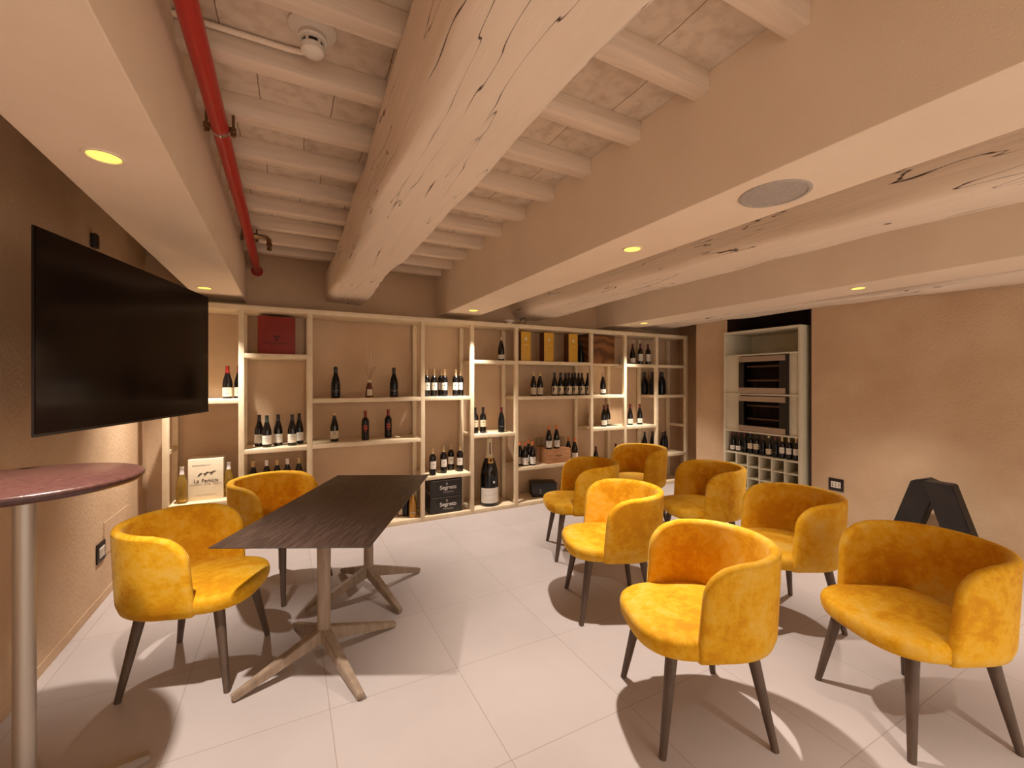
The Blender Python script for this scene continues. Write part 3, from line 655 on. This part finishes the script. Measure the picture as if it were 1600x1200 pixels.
for i, (f, yy) in enumerate([(0, 4.82), (.35, 4.82), (.05, 4.66), (.45, 4.66), (.75, 4.74)]):
    bottle('black_burg', x8+(x9-x8)*f, yy, Z['8c'], 'black unlabelled bottle, last rack bay lower shelf, %s' % ['rear row nearest the left post', 'rear row middle', 'front row leftmost', 'front row middle', 'rightmost one'][i], G)
# bay 2 bottom
bottle('bronze', bx(645, 4.58), 4.58, ZB, 'bronze sparkling bottle at floor level behind the dark table corner', 'bottles at floor level left of the black cartons')
bottle('black_burg', bx(634.5, 4.66), 4.66, ZB, 'dark bottle next to the bronze bottle at floor level', 'bottles at floor level left of the black cartons')
bm = bmesh.new(); box(bm, 0, 0, 0, .10, .09, .012, 1); box(bm, .002, .002, .012, .098, .088, .075, 0, .004)
o = finish(bm, 'gift_tin', [M['cream'], M['carton_dark']], smooth=30, loc=(bx(623, 4.66), 4.66, ZB)); tag(o, 'small pale yellow tin at floor level beside the dark bottle', 'tin')

# giant champagne bottle
mg = [(.001,0),(.095,0),(.104,.008),(.106,.03),(.106,.34),(.1,.40),(.083,.47),(.06,.535),(.042,.585),(.033,.63),(.029,.68),(.028,.735),(.031,.738),(.031,.768),(.024,.786),(.001,.79)]
mx_, my_ = bx(764.5, 4.625), 4.625
root = thing('champagne_bottle', 'giant champagne bottle with white label standing on the lowest shelf', 'bottle', (mx_, my_, ZB), -.15)
bm = bmesh.new(); lathe(bm, mg, 48, cap=False); finish(bm, 'bottle_body', M['bottle'], root, smooth=50)
bm = bmesh.new(); rs = band(bm, mg, .555, .786, .0012, seg=32); bm.faces.new(rs[-1]); band(bm, mg, .60, .74, .0022, -PI/2-.22, -PI/2+.22, 4, mi=1); finish(bm, 'foil', [M['cream'], M['ink']], root, smooth=50)
bm = bmesh.new(); band(bm, mg, .04, .215, .0012, -PI/2-1.35, -PI/2+1.35, 32); finish(bm, 'label', M['paper'], root, smooth=50)
bm = bmesh.new()
for k in range(14):   # flowing signature strokes
    a = -PI/2-.75+k*.11; z = .125+.012*math.sin(k*1.9)+.002*k; band(bm, mg, z, z+.004+.010*(k % 3 == 0), .0018, a, a+.09 if k % 2 else a+.05, 3)
band(bm, mg, .085, .087, .0018, -PI/2-.6, -PI/2+.6, 10); band(bm, mg, .068, .0695, .0018, -PI/2-.4, -PI/2+.4, 8); band(bm, mg, .19, .1915, .0018, -PI/2-.5, -PI/2+.5, 8)
finish(bm, 'signature', M['greyink'], root)
bm = bmesh.new(); band(bm, mg, .50, .565, .003, -PI/2-.5, -PI/2+.5, 12); band(bm, mg, .515, .55, .004, -PI/2-.2, -PI/2+.2, 8, mi=1); finish(bm, 'neck_medal', [M['gold_foil'], M['carton_dark']], root, smooth=50)
bm = bmesh.new(); band(bm, mg, .27, .295, .0015, -PI/2+.15, -PI/2+.38, 6); finish(bm, 'crest_sticker', M['whiteink'], root)

# black cartons
def carton(name, x0, x1, y0, y1, z0, h, mat, lab, cat, group=None, bev=.004):
    t = thing(name, lab, cat, ((x0+x1)/2, (y0+y1)/2, z0), 0, group); w, d_ = (x1-x0)/2, (y1-y0)/2
    bm = bmesh.new(); box(bm, -w, -d_, 0, w, d_, h, 0, bev); finish(bm, 'box_body', mat, t, smooth=30)
    return t, w, d_
xa, xb = at(672.3, 780, 4.545)[0], at(722, 780, 4.545)[0]
zt2 = (at(672.3, 752, 4.545)[2]-ZB)/2
for k in range(2):
    t, w, d_ = carton('wine_carton', xa, xb, 4.545, 4.86, ZB+k*(zt2+.001), zt2, M['black_carton'], ['lower black wine carton with white Segreto lettering', 'upper black wine carton with white Segreto lettering, under the shelf'][k], 'carton', 'black wine cartons')
    text_mesh('lettering', 'Segreto', .062, M['whiteink'], t, (.02, -d_-.0012, zt2*.52), (PI/2, 0, 0), bold=.001)
    text_mesh('small_lettering', 'Moscatina', .030, M['greyink'], t, (.02, -d_-.0012, zt2*.26), (PI/2, 0, 0), shear=.3)
    bm = bmesh.new(); R = Matrix.Translation((.005, -d_-.001, zt2*.76)) @ Matrix.Rotation(PI/2, 4, 'X'); lathe(bm, [(.012,-.0006), (.012,.0006)], 5, mat=R); box(bm, -.008, -d_-.0016, zt2*.66, .018, -d_-.0002, zt2*.69); finish(bm, 'crown_emblem', M['greyink'], t)
    bm = bmesh.new(); box(bm, -w+.02, -d_-.0014, zt2-.012, w-.02, -d_-.0002, zt2-.010)
    for q in range(3): box(bm, -w-.0014, -.12+.08*q, .03, -w-.0002, -.10+.08*q, .05)
    finish(bm, 'box_seam', M['greyink'], t)
# cream carton
xa, xb = at(293.5, 750, 4.60)[0], at(349, 750, 4.60)[0]
ch_ = at(293.5, 719, 4.60)[2]-Z['0b']
t, w, d_ = carton('wine_carton', xa, xb, 4.60, 4.80, Z['0b'], ch_, M['white_carton'], 'cream cardboard wine carton with three small goats printed, between clear bottles', 'carton')
F_ = (PI/2, 0, 0)
text_mesh('lettering', 'La Fenicia', .046, M['ink'], t, (.0, -d_-.0012, ch_*.47), F_, shear=.15)
text_mesh('small_lettering', 'VERMENTINO    BIANCO    TOSCANA', .0135, M['greyink'], t, (0, -d_-.0012, ch_*.39), F_)
text_mesh('small_lettering', 'azienda agricola e vini', .015, M['greyink'], t, (-w+.03, -d_-.0012, ch_*.86), F_, align='LEFT')
text_mesh('small_lettering', 'www.vinidellafenicia.it', .017, M['greyink'], t, (0, -d_-.0012, ch_*.13), F_)
bm = bmesh.new()
for k, xx in enumerate((-.045, 0.0, .045)):   # three little leaping figures
    zz = ch_*.63+.006*k; R = Matrix.Translation((xx, -d_-.0005, zz)) @ Matrix.Rotation(PI/2, 4, 'X') @ Matrix.Rotation(-.5, 4, 'Z')
    prism(bm, [(-.006,-.02), (.003,-.018), (.006,0), (.012,.016), (.004,.02), (-.004,.008)], 0, .0012, R)
    if k: prism(bm, [(-.02,-.010), (-.002,-.004), (-.004,.001), (-.018,-.005)], 0, .0012, R); prism(bm, [(.008,.012), (.022,.018), (.020,.022), (.006,.018)], 0, .0012, R)
finish(bm, 'goat_print', M['ink'], t)
# red carton
xa, xb = at(402.5, 520, 4.62)[0], at(461.5, 520, 4.62)[0]; rh = at(430, 494.5, 4.62)[2]-Z['1a']
t, w, d_ = carton('gift_box', xa, xb, 4.62, 4.82, Z['1a'], min(rh, HT-.05-Z['1a']), M['redbox'], 'red carton gift box in the top compartment beside the television', 'box')
bm = bmesh.new()
for x_, z_, w_, h_ in ((0, .16, .05, .02), (0, .135, .025, .02), (0, .125, .09, .004), (0, .103, .22, .006), (0, .088, .12, .003)): box(bm, x_-w_/2, -d_-.0014, z_, x_+w_/2, -d_-.0002, z_+h_)
finish(bm, 'printed_crest', M['darkred'], t)
# yellow cartons
for i, (p0, p1) in enumerate([(814.3, 829.3), (850.3, 865), (888.6, 902.6)]):
    xa, xb = at(p0, 540, 4.58)[0], at(p1, 540, 4.58)[0]; hh = at((p0+p1)/2, [518, 520, 522][i], 4.58)[2]-Z['5a']
    t = thing('bottle_carton', '%s of three tall golden yellow champagne cartons on the top shelf' % ['leftmost', 'middle one', 'rightmost'][i], 'carton', ((xa+xb)/2, 4.645, Z['5a']), 0, 'tall yellow cartons'); w = (xb-xa)/2
    bm = bmesh.new(); box(bm, -w, -.065, 0, w, .05, hh, 0, .002); 
    for f in bm.faces:
        if abs(f.normal.x) > .7: f.material_index = 1  # shade between the cartons, put into the side faces as dark brown
    finish(bm, 'box_body', [M['yellow_carton'], M['carton_dark']], t, smooth=30)
    bm = bmesh.new(); R = Matrix.Translation((0, -.0655, hh*.76)) @ Matrix.Rotation(PI/2, 4, 'X')
    prism(bm, [(-.014,-.022), (.014,-.022), (.017,0), (0,.028), (-.017,0)], 0, .0012, R); finish(bm, 'printed_crest', M['cream'], t)
    bm = bmesh.new(); box(bm, -w+.02, -.0662, hh*.55, w-.02, -.0652, hh*.57); box(bm, -w+.03, -.0662, hh*.51, w-.03, -.0652, hh*.52); finish(bm, 'printed_lines', M['gold_foil'], t)
# plywood box
xa, xb = PXS[6]-SW/2-.075, at(959.5, 540, 4.62)[0]
z6 = Z['6a']; zt6 = at(940, 524, 4.61)[2]
xa2 = PXS[6]+SW/2+.004
t = thing('plywood_box', 'large burl plywood wine box in the top compartment right of yellow cartons', 'box', ((xa2+xb)/2, 4.74, z6)); w = (xb-xa2)/2; hh = min(zt6-z6, HT-.055-z6)
bm = bmesh.new(); box(bm, -w, -.13, 0, w, .12, hh-.015, 0, .003); finish(bm, 'box_body', M['ply'], t, smooth=30)
bm = bmesh.new(); box(bm, -w-.001, -.132, hh-.015, w+.001, .122, hh, 0, .003); finish(bm, 'lid', M['carton_dark'], t, smooth=30)
# dark bottle right of third yellow carton
bottle('black_burg', bx(907.5, 4.72), 4.72, Z['5a'], 'black bottle squeezed between rightmost yellow carton and plywood box', 'bottles beside the plywood box')
bm = bmesh.new(); lathe(bm, [(.028,0), (.030,.11), (.0275,.11), (.0255,.008), (.001,.008)], 24, cap=False)
bm.faces.new([v for v in bm.verts if abs(v.co.z) < 1e-6]); o = finish(bm, 'glass_tumbler', M['glass'], smooth=50, loc=(bx(970, 4.70), 4.70, z6)); tag(o, 'small clear glass standing right of the plywood box', 'glass')
# black case at bottom of bay 5
p0 = at(839, 781, 4.56); p1 = at(875, 781, 4.56)
t = thing('black_case', 'black box with two white dots on the lowest shelf behind the chairs', 'case', (p0[0]+.17, 4.70, ZB), -.35)
bm = bmesh.new(); box(bm, -.16, -.11, 0, .16, .11, .15, 0, .012); finish(bm, 'case_body', M['black'], t, smooth=30)
bm = bmesh.new(); box(bm, -.163, -.113, .15, .163, .113, .172, 0, .006); finish(bm, 'lid', M['black'], t, smooth=30)
bm = bmesh.new()
for x_, z_ in ((-.05, .09), (-.05, .06)): box(bm, x_-.006, -.1125, z_-.006, x_+.006, -.1095, z_+.006)
finish(bm, 'latch_dot', M['whiteink'], t)
# small spotlight puck with cable lying on top of the rack
t = thing('cabinet_lamp', 'small flat white lamp lying on top of the rack with looped cable', 'lamp', (bx(795, 4.57), 4.57, HT))
bm = bmesh.new(); lathe(bm, [(.035,0), (.035,.024), (.066,.026), (.070,.034), (.062,.046), (.04,.052), (.012,.054)], 32); finish(bm, 'lamp_body', M['white_plastic'], t, smooth=40)
bm = bmesh.new(); tube(bm, [(.07,0,.01), (.12,.01,.012), (.17,.03,.04), (.20,.05,.09), (.25,.06,.105), (.285,.08,.07), (.28,.13,.03), (.27,.22,.012)], .004, 8); finish(bm, 'cable', M['black'], t, smooth=60)
# reed diffuser
x_ = bx(577, 4.66)
t = thing('reed_diffuser', 'amber glass reed diffuser with thin reeds and grasses on the shelf', 'reed diffuser', (x_, 4.66, Z['2a']))
bm = bmesh.new(); lathe(bm, [(.036,0), (.040,.006), (.038,.06), (.030,.11), (.022,.14), (.018,.155)], 28); finish(bm, 'flask', M['amber'], t, smooth=50)
bm = bmesh.new(); lathe(bm, [(.020,.155), (.020,.185)], 28); finish(bm, 'collar', M['cream'], t, smooth=40)
bm = bmesh.new(); pr = [(.036,0), (.040,.006), (.038,.06), (.030,.11)]; band(bm, pr, .02, .085, .0015, -PI/2-.8, -PI/2+.8, 12); finish(bm, 'label', M['cream'], t, smooth=50)
rnd = random.Random(4)
for k in range(9):
    a = rnd.uniform(0, 6.28); s = rnd.uniform(.03, .075); bm = bmesh.new(); tube(bm, [(0,0,.17), (s*math.cos(a), s*math.sin(a)*.6, rnd.uniform(.29, .33))], .0022, 6); finish(bm, 'reed', M['reed'], t)
for k in range(7):
    a = rnd.uniform(-.3, .3); s = rnd.uniform(-.02, .05); hgt = rnd.uniform(.44, .56); bm = bmesh.new(); tube(bm, [(0,0,.17), (s*.4,.01,.30), (s,.0,hgt*.8), (s*1.5,.0,hgt)], [.0014,.0012,.002,.0006], 6); finish(bm, 'grass_stem', M['cream'], t)

# ---------------------------------------------------------------- niche cabinet
CF = 5.047; cy0, cy1 = 2.738, 3.687
cab = thing('wine_cabinet', 'tall pale wooden cabinet with two wine coolers in the right wall niche', 'cabinet', (CF, cy0, 0))
def cb(name, x0, y0, z0, x1, y1, z1, mat='rack_side', parent=None, bev=.002):
    bm = bmesh.new(); box(bm, x0-CF, y0-cy0, z0, x1-CF, y1-cy0, z1, 0, bev); return finish(bm, name, M[mat], parent or cab, smooth=30)
pt = .026; CB = CF+.55
cb('side_panel', CF, cy0, 0, CB, cy0+pt, 2.135); cb('side_panel', CF, cy1-pt, 0, CB, cy1, 2.135)
cb('top_panel', CF, cy0+pt, 2.109, CB, cy1-pt, 2.135); cb('back_panel', CB-.015, cy0+pt, .0, CB, cy1-pt, 2.109)
for z in (1.837, 1.35, .882, .603, .03): cb('shelf', CF, cy0+pt, z-.019, CB-.015, cy1-pt, z)
cb('plinth', CF+.02, cy0+pt, 0, CF+.04, cy1-pt, .011)
# cubby grid
iy0, iy1 = cy0+pt, cy1-pt
for k in range(1, 6): y = iy0+(iy1-iy0)*k/6; cb('divider', CF+.002, y-.008, .03, CB-.015, y+.008, .584, bev=.001)
for k in range(6):
    a = iy0+(iy1-iy0)*k/6+.008*(k > 0); b = iy0+(iy1-iy0)*(k+1)/6-.008*(k < 5)
    for zz in (.165, .31, .455): cb('divider', CF+.002, a, zz-.014, CB-.015, b, zz, bev=.001)
# filler strips and coolers
wy0, wy1 = 2.871, 3.472
for z0, z1 in ((1.35, 1.818), (.882, 1.331)):
    cb('filler_panel', CF+.02, iy0, z0, CF+.04, wy0, z1); cb('filler_panel', CF+.02, wy1, z0, CF+.04, iy1, z1)
    zz0, zz1 = z0+.006, z1-.012; H_ = zz1-zz0
    ck = cb('wine_cooler', CF+.10, wy0+.01, zz0+.02, CF+.5, wy1-.01, zz1-.01, 'glassdark')
    bm = bmesh.new(); X0 = CF+.0
    def q(y0, z0_, y1, z1_, mi, x0=-.005, x1=.03): box(bm, x0, y0-cy0, z0_, x1, y1-cy0, z1_, mi, .0)
    q(wy0+.03, zz1-.064, wy1, zz1, 0); q(wy0+.03, zz0, wy1, zz0+.066, 0)            # steel strips
    q(wy0+.0, zz0, wy0+.03, zz1, 1); q(wy1-.064, zz0+.066, wy1, zz1-.064, 1); q(wy0+.03, zz0+.066, wy0+.10, zz1-.064, 1)
    finish(bm, 'door_frame', [M['steel'], M['black']], cab)
    for f, dep in ((.18, .05), (.72, .05)):
        z = zz0+.066+(H_-.13)*(1-f); cb('rack_front', CF+.05, wy0+.105, z-.010, CF+.07, wy1-.072, z+.010, 'rackedge')
        bm = bmesh.new()
        for k in range(5): yy = wy0+.14+k*.078; lathe(bm, [(.015,-.012), (.037,-.012+.0), (.037,.0)], 14, mat=Matrix.Translation((.085, yy-cy0, z-.048)) @ Matrix.Rotation(PI/2, 4, 'Y'))
        finish(bm, 'bottle_base', M['glassdark'], cab)
    cb('door_glass', CF+.008, wy0+.10, zz0+.066, CF+.012, wy1-.064, zz1-.064, 'pane', bev=0)
G = 'bottles in the cabinet above the cubby holes'
keys = ['bord_tall', 'bord_tall', 'bord_half', 'bord_half', 'burg_plain', 'burg_plain', 'burg_cream', 'burg_cream', 'burg_plain', 'burg_plain', 'burg_plain']
names = ['rightmost', 'second from right', 'third from right', 'fourth from right', 'fifth from right', 'sixth from right', 'seventh from right', 'eighth from right', 'third from left', 'second from left', 'leftmost']
n_ = 11
for i in range(n_):
    y = iy0+.06+(iy1-iy0-.12)*i/(n_-1)
    bo = bottle(['bord_gold', 'bord_gold', 'bord_gold', 'burg_plain', 'burg_cream', 'burg_plain', 'bord_half', 'bord_half', 'burg_plain', 'burg_darkcap_low', 'burg_darkcap_low'][i], CF+.07, y, .603, '%s of eleven bottles in the niche cabinet under the coolers' % names[i], G, rz=-PI/2+.4); bo.scale = (.83, .83, .83)

# ---------------------------------------------------------------- A-shaped stand by the right wall
t = thing('trestle_stand', 'black wooden A-shaped trestle stand on the floor by the right wall', 'stand', (4.88, 1.58, 0), PI/2)
def plank(name, x0, x1, xt0, xt1, y0, y1, h, w):
    bm = bmesh.new()
    # plank lying in the local xz plane from foot (x0) to head (xt0), depth y0..y1
    pts = [(x0-w/2, 0), (x0+w/2, 0), (xt0+w/2, h), (xt0-w/2, h)]
    a = [bm.verts.new((x, y0, z)) for x, z in pts]; b = [bm.verts.new((x, y1, z)) for x, z in pts]
    bm.faces.new(a[::-1]); bm.faces.new(b)
    for k in range(4): bm.faces.new((a[k], a[(k+1)%4], b[(k+1)%4], b[k]))
    bmesh.ops.bevel(bm, geom=list(bm.edges), offset=.006, segments=2, affect='EDGES')
    return finish(bm, name, M['black_wood'], t, smooth=30)
M['black_wood'] = mottled('black_stained_wood', (.006,.0035,.003,1), (.013,.008,.006,1), 6, .55, .2, 20)
plank('leg', .245, 0, .05, 0, -.10, .02, .63, .185); plank('leg', -.255, 0, -.055, 0, -.02, .10, .655, .185)
bm = bmesh.new(); prism(bm, [(-.05,-.05), (.15,-.05), (.135,.0), (.04,.035), (-.05,.0)], -.012, .092, Matrix.Translation((0, 0, .63)) @ Matrix.Rotation(PI/2, 4, 'X')); finish(bm, 'head_block', M['black_wood'], t, smooth=30)

# ---------------------------------------------------------------- tables
ang0 = -YAW+math.radians(.9)
tx, ty = c2r(-1.02, 2.69)
t = thing('dining_table', 'long dark brown rectangular table on two four-footed pedestals', 'table', (tx, ty, 0), ang0)
bm = bmesh.new(); hw_, hl = .363, .75
sec = [(0,.738,-.018), (0,.748,0), (0,.750,-.0015)]
rings = []
for ins, z in ((.022,.736), (.001,.7455), (0,.7475), (.0015,.75)):
    rings.append([bm.verts.new((sx*(hw_-ins), sy*(hl-ins), z)) for sx, sy in ((-1,-1), (1,-1), (1,1), (-1,1))])
for a, b in zip(rings, rings[1:]):
    for k in range(4): bm.faces.new((a[k], a[(k+1)%4], b[(k+1)%4], b[k]))
bm.faces.new(rings[0][::-1]); bm.faces.new(rings[-1]); finish(bm, 'tabletop', M['top_wood'], t)
for s in (-1, 1):
    cy = s*.377
    bm = bmesh.new()
    # column: rounded-square tapering
    prof = [(.035,.12), (.031,.20), (.030,.45), (.034,.70), (.040,.728)]
    rings = []
    for r, z in prof:
        rings.append([bm.verts.new((r*math.copysign(abs(math.cos(a))**.6, math.cos(a)), cy+r*math.copysign(abs(math.sin(a))**.6, math.sin(a)), z)) for a in [2*PI*(k+.5)/16 for k in range(16)]])
    for a, b in zip(rings, rings[1:]):
        for k in range(16): bm.faces.new((a[k], a[(k+1)%16], b[(k+1)%16], b[k]))
    bm.faces.new(rings[0][::-1]); bm.faces.new(rings[-1])
    finish(bm, 'pedestal_column', M['pedestal'], t, smooth=40)
    bm = bmesh.new(); box(bm, -.11, cy-.11, .728, .11, cy+.11, .736, 0, .002); finish(bm, 'mounting_plate', M['black'], t)
    for sx in (-1, 1):
        for sy in (-1, 1):
            bm = bmesh.new(); bar(bm, (sx*.008, cy+sy*.008, .145), (sx*.302, cy+sy*.305, .0175), .052, .07, .034, .03, .004); finish(bm, 'foot', M['pedestal'], t, smooth=30)
# round bar table
bxx, byy = c2r(-1.677, 1.475)
t = thing('bar_table', 'tall round bar table with reddish brown top at the left edge', 'bar table', (bxx, byy, 0))
R_ = .316; ht = 1.163
bm = bmesh.new(); lathe(bm, [(R_-.035,ht-.034), (R_-.012,ht-.028), (R_-.002,ht-.018), (R_,ht-.010), (R_-.003,ht-.003), (R_-.010,ht)], 96); finish(bm, 'tabletop', M['bar_top'], t, smooth=60)
bm = bmesh.new(); lathe(bm, [(.029,.03), (.029,ht-.04)], 32); finish(bm, 'pole', M['bar_pole'], t, smooth=50)
bm = bmesh.new(); lathe(bm, [(.12,ht-.04), (.12,ht-.034)], 32); finish(bm, 'mounting_plate', M['black'], t)
fa = math.atan2(gnd(252, 1177)[1]-byy, gnd(252, 1177)[0]-bxx)
for k in range(4):
    a = fa+k*PI/2; L_ = .27 if k in (1, 2) else .33
    L_ = min(L_, (bxx-XL-.02)/max(1e-6, -math.cos(a)) if math.cos(a) < -.05 else L_)
    bm = bmesh.new(); bar(bm, (.02*math.cos(a), .02*math.sin(a), .03), (L_*math.cos(a), L_*math.sin(a), .014), .055, .06, .04, .026, .004); finish(bm, 'foot', M['bar_pole'], t, smooth=30)

# ---------------------------------------------------------------- chairs
def chair_meshes():
    out = {}
    # seat
    bm = bmesh.new(); N = 64; rings = []
    def plan(a, s):
        c, sn = math.cos(a), math.sin(a); ex = 2/3.0
        x = math.copysign(abs(c)**ex, c); y = math.copysign(abs(sn)**ex, sn)
        ax = .300 if c > 0 else .24
        return (.0+x*ax*s, y*.273*s*(1-.05*max(0, -x)))
    z0, z1 = .385, .468
    for s, z in ((.72,z0), (.90,z0), (.965,z0+.008), (.992,z0+.024), (1,z0+.044), (.998,z0+.060), (.985,z0+.073), (.955,z0+.082), (.90,z1+.003), (.7,z1+.010), (.4,z1+.014), (.12,z1+.015)):
        rings.append([bm.verts.new((*plan(2*PI*k/N, s), z)) for k in range(N)])
    for a, b in zip(rings, rings[1:]):
        for k in range(N): bm.faces.new((a[k], a[(k+1)%N], b[(k+1)%N], b[k]))
    bm.faces.new(rings[0][::-1]); bm.faces.new(rings[-1])
    out['seat'] = (bm, M['velvet'])
    # shell: plan polyline centre line (y>=0 half mirrored)
    a_, b_, cx = .285, .272, -.05; tip = .095
    pts = []
    n1 = 60
    for i in range(n1+1):
        ph = PI/2*i/n1; e_ = 2/2.08
        pts.append((cx-a_*abs(math.cos(ph))**e_, b_*abs(math.sin(ph))**e_))
    for i in range(1, 9): f = i/8; pts.append((cx+(tip-cx)*f, b_-.004*f))
    S = [0]
    for p, q in zip(pts, pts[1:]): S.append(S[-1]+math.hypot(q[0]-p[0], q[1]-p[1]))
    Lh = S[-1]
    def P(s):
        sg = 1 if s >= 0 else -1; s = abs(s)
        for i in range(len(S)-1):
            if s <= S[i+1] or i == len(S)-2:
                f = (s-S[i])/(S[i+1]-S[i]); x = pts[i][0]+(pts[i+1][0]-pts[i][0])*f; y = pts[i][1]+(pts[i+1][1]-pts[i][1])*f; break
        return x, sg*y
    bm = bmesh.new(); NU, NV = 44, 15; zb, zt = .388, .772; th = .021; rc = .13; rcv = .115
    def mid(u, v):
        # v 0..1 in height, ends rounded at the top
        hz = v*(zt-zb); top = (zt-zb)-hz
        Se = Lh-.035*v
        if top < rcv: q = (rcv-top)/rcv; Se -= rc*(1-math.sqrt(max(0, 1-q*q)))
        s = u*Se; x, y = P(s); fl = .965+.055*v**.8
        # bottom tuck
        if v < .12: fl -= .03*((.12-v)/.12)**2
        zz = zb+hz
        zz -= .012*max(0, (abs(s)/Lh-.45))/.55*v       # rim dips slightly towards the arms
        return Vector(((x-cx*0)*fl, y*fl, zz))
    vs_ = [math.sin(PI/2*j/(NV-1))*.55+.45*j/(NV-1) for j in range(NV)]
    us_ = [math.copysign(abs(i/(NU/2)-1)**.92, i/(NU/2)-1) for i in range(NU+1)]
    grid = [[mid(u, v) for v in vs_] for u in us_]
    def normal(i, j):
        a = grid[min(i+1, NU)][j]-grid[max(i-1, 0)][j]; b = grid[i][min(j+1, NV-1)]-grid[i][max(j-1, 0)]
        a.z = 0; n_ = a.cross(Vector((0,0,1))); return n_.normalized()
    inn, outr = [], []
    for i in range(NU+1):
        ri, ro = [], []
        for j in range(NV):
            n_ = normal(i, j); p = grid[i][j]; ri.append(bm.verts.new(p-n_*th)); ro.append(bm.verts.new(p+n_*th))
        inn.append(ri); outr.append(ro)
    for i in range(NU):
        for j in range(NV-1):
            bm.faces.new((inn[i][j], inn[i+1][j], inn[i+1][j+1], inn[i][j+1])); bm.faces.new((outr[i][j], outr[i][j+1], outr[i+1][j+1], outr[i+1][j]))
    # rounded rim: bulged middle row between the inner and outer sheets
    def rim(path_i, path_o, bulge):
        ms = []
        for a, b, d_ in zip(path_i, path_o, bulge):
            m1 = bm.verts.new((a.co*.82+b.co*.18)+d_*.72); m2 = bm.verts.new((a.co+b.co)/2+d_); m3 = bm.verts.new((a.co*.18+b.co*.82)+d_*.72); ms.append((m1, m2, m3))
        for k in range(len(path_i)-1):
            r0 = (path_i[k],)+ms[k]+(path_o[k],); r1 = (path_i[k+1],)+ms[k+1]+(path_o[k+1],)
            for q in range(4): bm.faces.new((r0[q], r0[q+1], r1[q+1], r1[q]))
        return ms
    # boundary loop order: left edge up, top, right edge down, bottom back
    loop = [(0, j) for j in range(NV)]+[(i, NV-1) for i in range(1, NU+1)]+[(NU, j) for j in range(NV-2, -1, -1)]+[(i, 0) for i in range(NU-1, 0, -1)]
    pi_, po_, bu = [], [], []
    Lc = len(loop)
    for k, (i, j) in enumerate(loop):
        pa = grid[loop[(k-1)%Lc][0]][loop[(k-1)%Lc][1]]; pb = grid[loop[(k+1)%Lc][0]][loop[(k+1)%Lc][1]]
        tg = (pb-pa).normalized(); n_ = normal(i, j); o_ = tg.cross(n_).normalized()
        ctr = grid[NU//2][NV//2]
        inward = grid[min(max(i, 1), NU-1)][min(max(j, 1), NV-2)]-grid[i][j]
        if o_.dot(inward) > 0: o_ = -o_
        pi_.append(inn[i][j]); po_.append(outr[i][j]); bu.append(o_*(.016 if j > 0 else .008))
    pi_.append(pi_[0]); po_.append(po_[0]); bu.append(bu[0])
    rim(pi_, po_, bu); bmesh.ops.remove_doubles(bm, verts=bm.verts, dist=.0004)
    out['backrest'] = (bm, M['velvet'])
    return out
cm = chair_meshes()
chair0 = thing('armchair', '', 'chair', group='mustard velvet armchairs')
for k, (bm_, mat) in cm.items():
    o = finish(bm_, k, mat, chair0, smooth=180)
for sx in (-1, 1):
    for sy in (-1, 1):
        bm = bmesh.new(); n_ = 8; pts_ = []; rr = []
        for k in range(n_+1):
            f = k/n_; pts_.append((sx*(.168+.067*f), sy*(.175+.062*f), .40-.40*f)); rr.append(.026-.0115*f)
        tube(bm, pts_, rr, 14)
        for v in bm.verts: v.co.z = max(v.co.z, 0)
        finish(bm, 'leg', M['leg_wood'], chair0, smooth=50)
bm = bmesh.new(); box(bm, -.19, -.20, .372, .19, .20, .388, 0, .004); finish(bm, 'seat_frame', M['leg_wood'], chair0, smooth=30)
def place(X, Zc, camdeg):
    x, y = c2r(X, Zc); return x, y, math.radians(camdeg)-YAW
chairs = [
 (.817, 1.958, 184, 'mustard velvet armchair in the right-hand group, nearest the camera at centre right'),
 (1.792, 1.94, 184, 'mustard velvet armchair nearest the right picture edge, in front of the black trestle'),
 (1.73, 2.77, 182, 'mustard velvet armchair behind the two front ones, in front of the niche cabinet'),
 (.645, 2.89, 184, 'mustard velvet armchair second in the row beside the open floor'),
 (.585, 3.82, 184.5, 'mustard velvet armchair third in the row beside the open floor, by the crate shelf'),
 (1.60, 3.66, 184, 'mustard velvet armchair third in the row nearer the right wall'),
 (1.325, 4.66, 205, 'farthest mustard velvet armchair, turned towards the camera by the rack'),
 (-1.645, 2.27, 8.8, 'mustard velvet armchair at front left, facing the dark table'),
 (-1.69, 3.15, -15, 'mustard velvet armchair behind the left one, partly hidden by the dark table')]
for i, (X, Zc, dg_, lab) in enumerate(chairs):
    t = chair0 if i == 0 else copy_tree(chair0)
    x, y, a = place(X, Zc, dg_); t.location = (x, y, 0); t.rotation_euler = (0, 0, a); t['label'] = lab; t['group'] = 'mustard velvet armchairs'

# ---------------------------------------------------------------- camera, world, view
cam = bpy.data.cameras.new('camera'); cam.sensor_width = 36; cam.lens = 36*FPX/1600; cam.clip_start = .02
cam.shift_y = -(600-HY)/1600
co = bpy.data.objects.new('camera', cam); C.objects.link(co); co.location = (0, 0, CH); co.rotation_euler = (PI/2, 0, -YAW)
bpy.context.scene.camera = co
w = bpy.data.worlds.new('world'); bpy.context.scene.world = w; w.use_nodes = True
w.node_tree.nodes['Background'].inputs[0].default_value = (1, .85, .70, 1); w.node_tree.nodes['Background'].inputs[1].default_value = 1.1
vs = bpy.context.scene.view_settings; vs.view_transform = 'Standard'; vs.look = 'None'; vs.gamma = 1; vs.use_curve_mapping = False; vs.exposure = 0.58
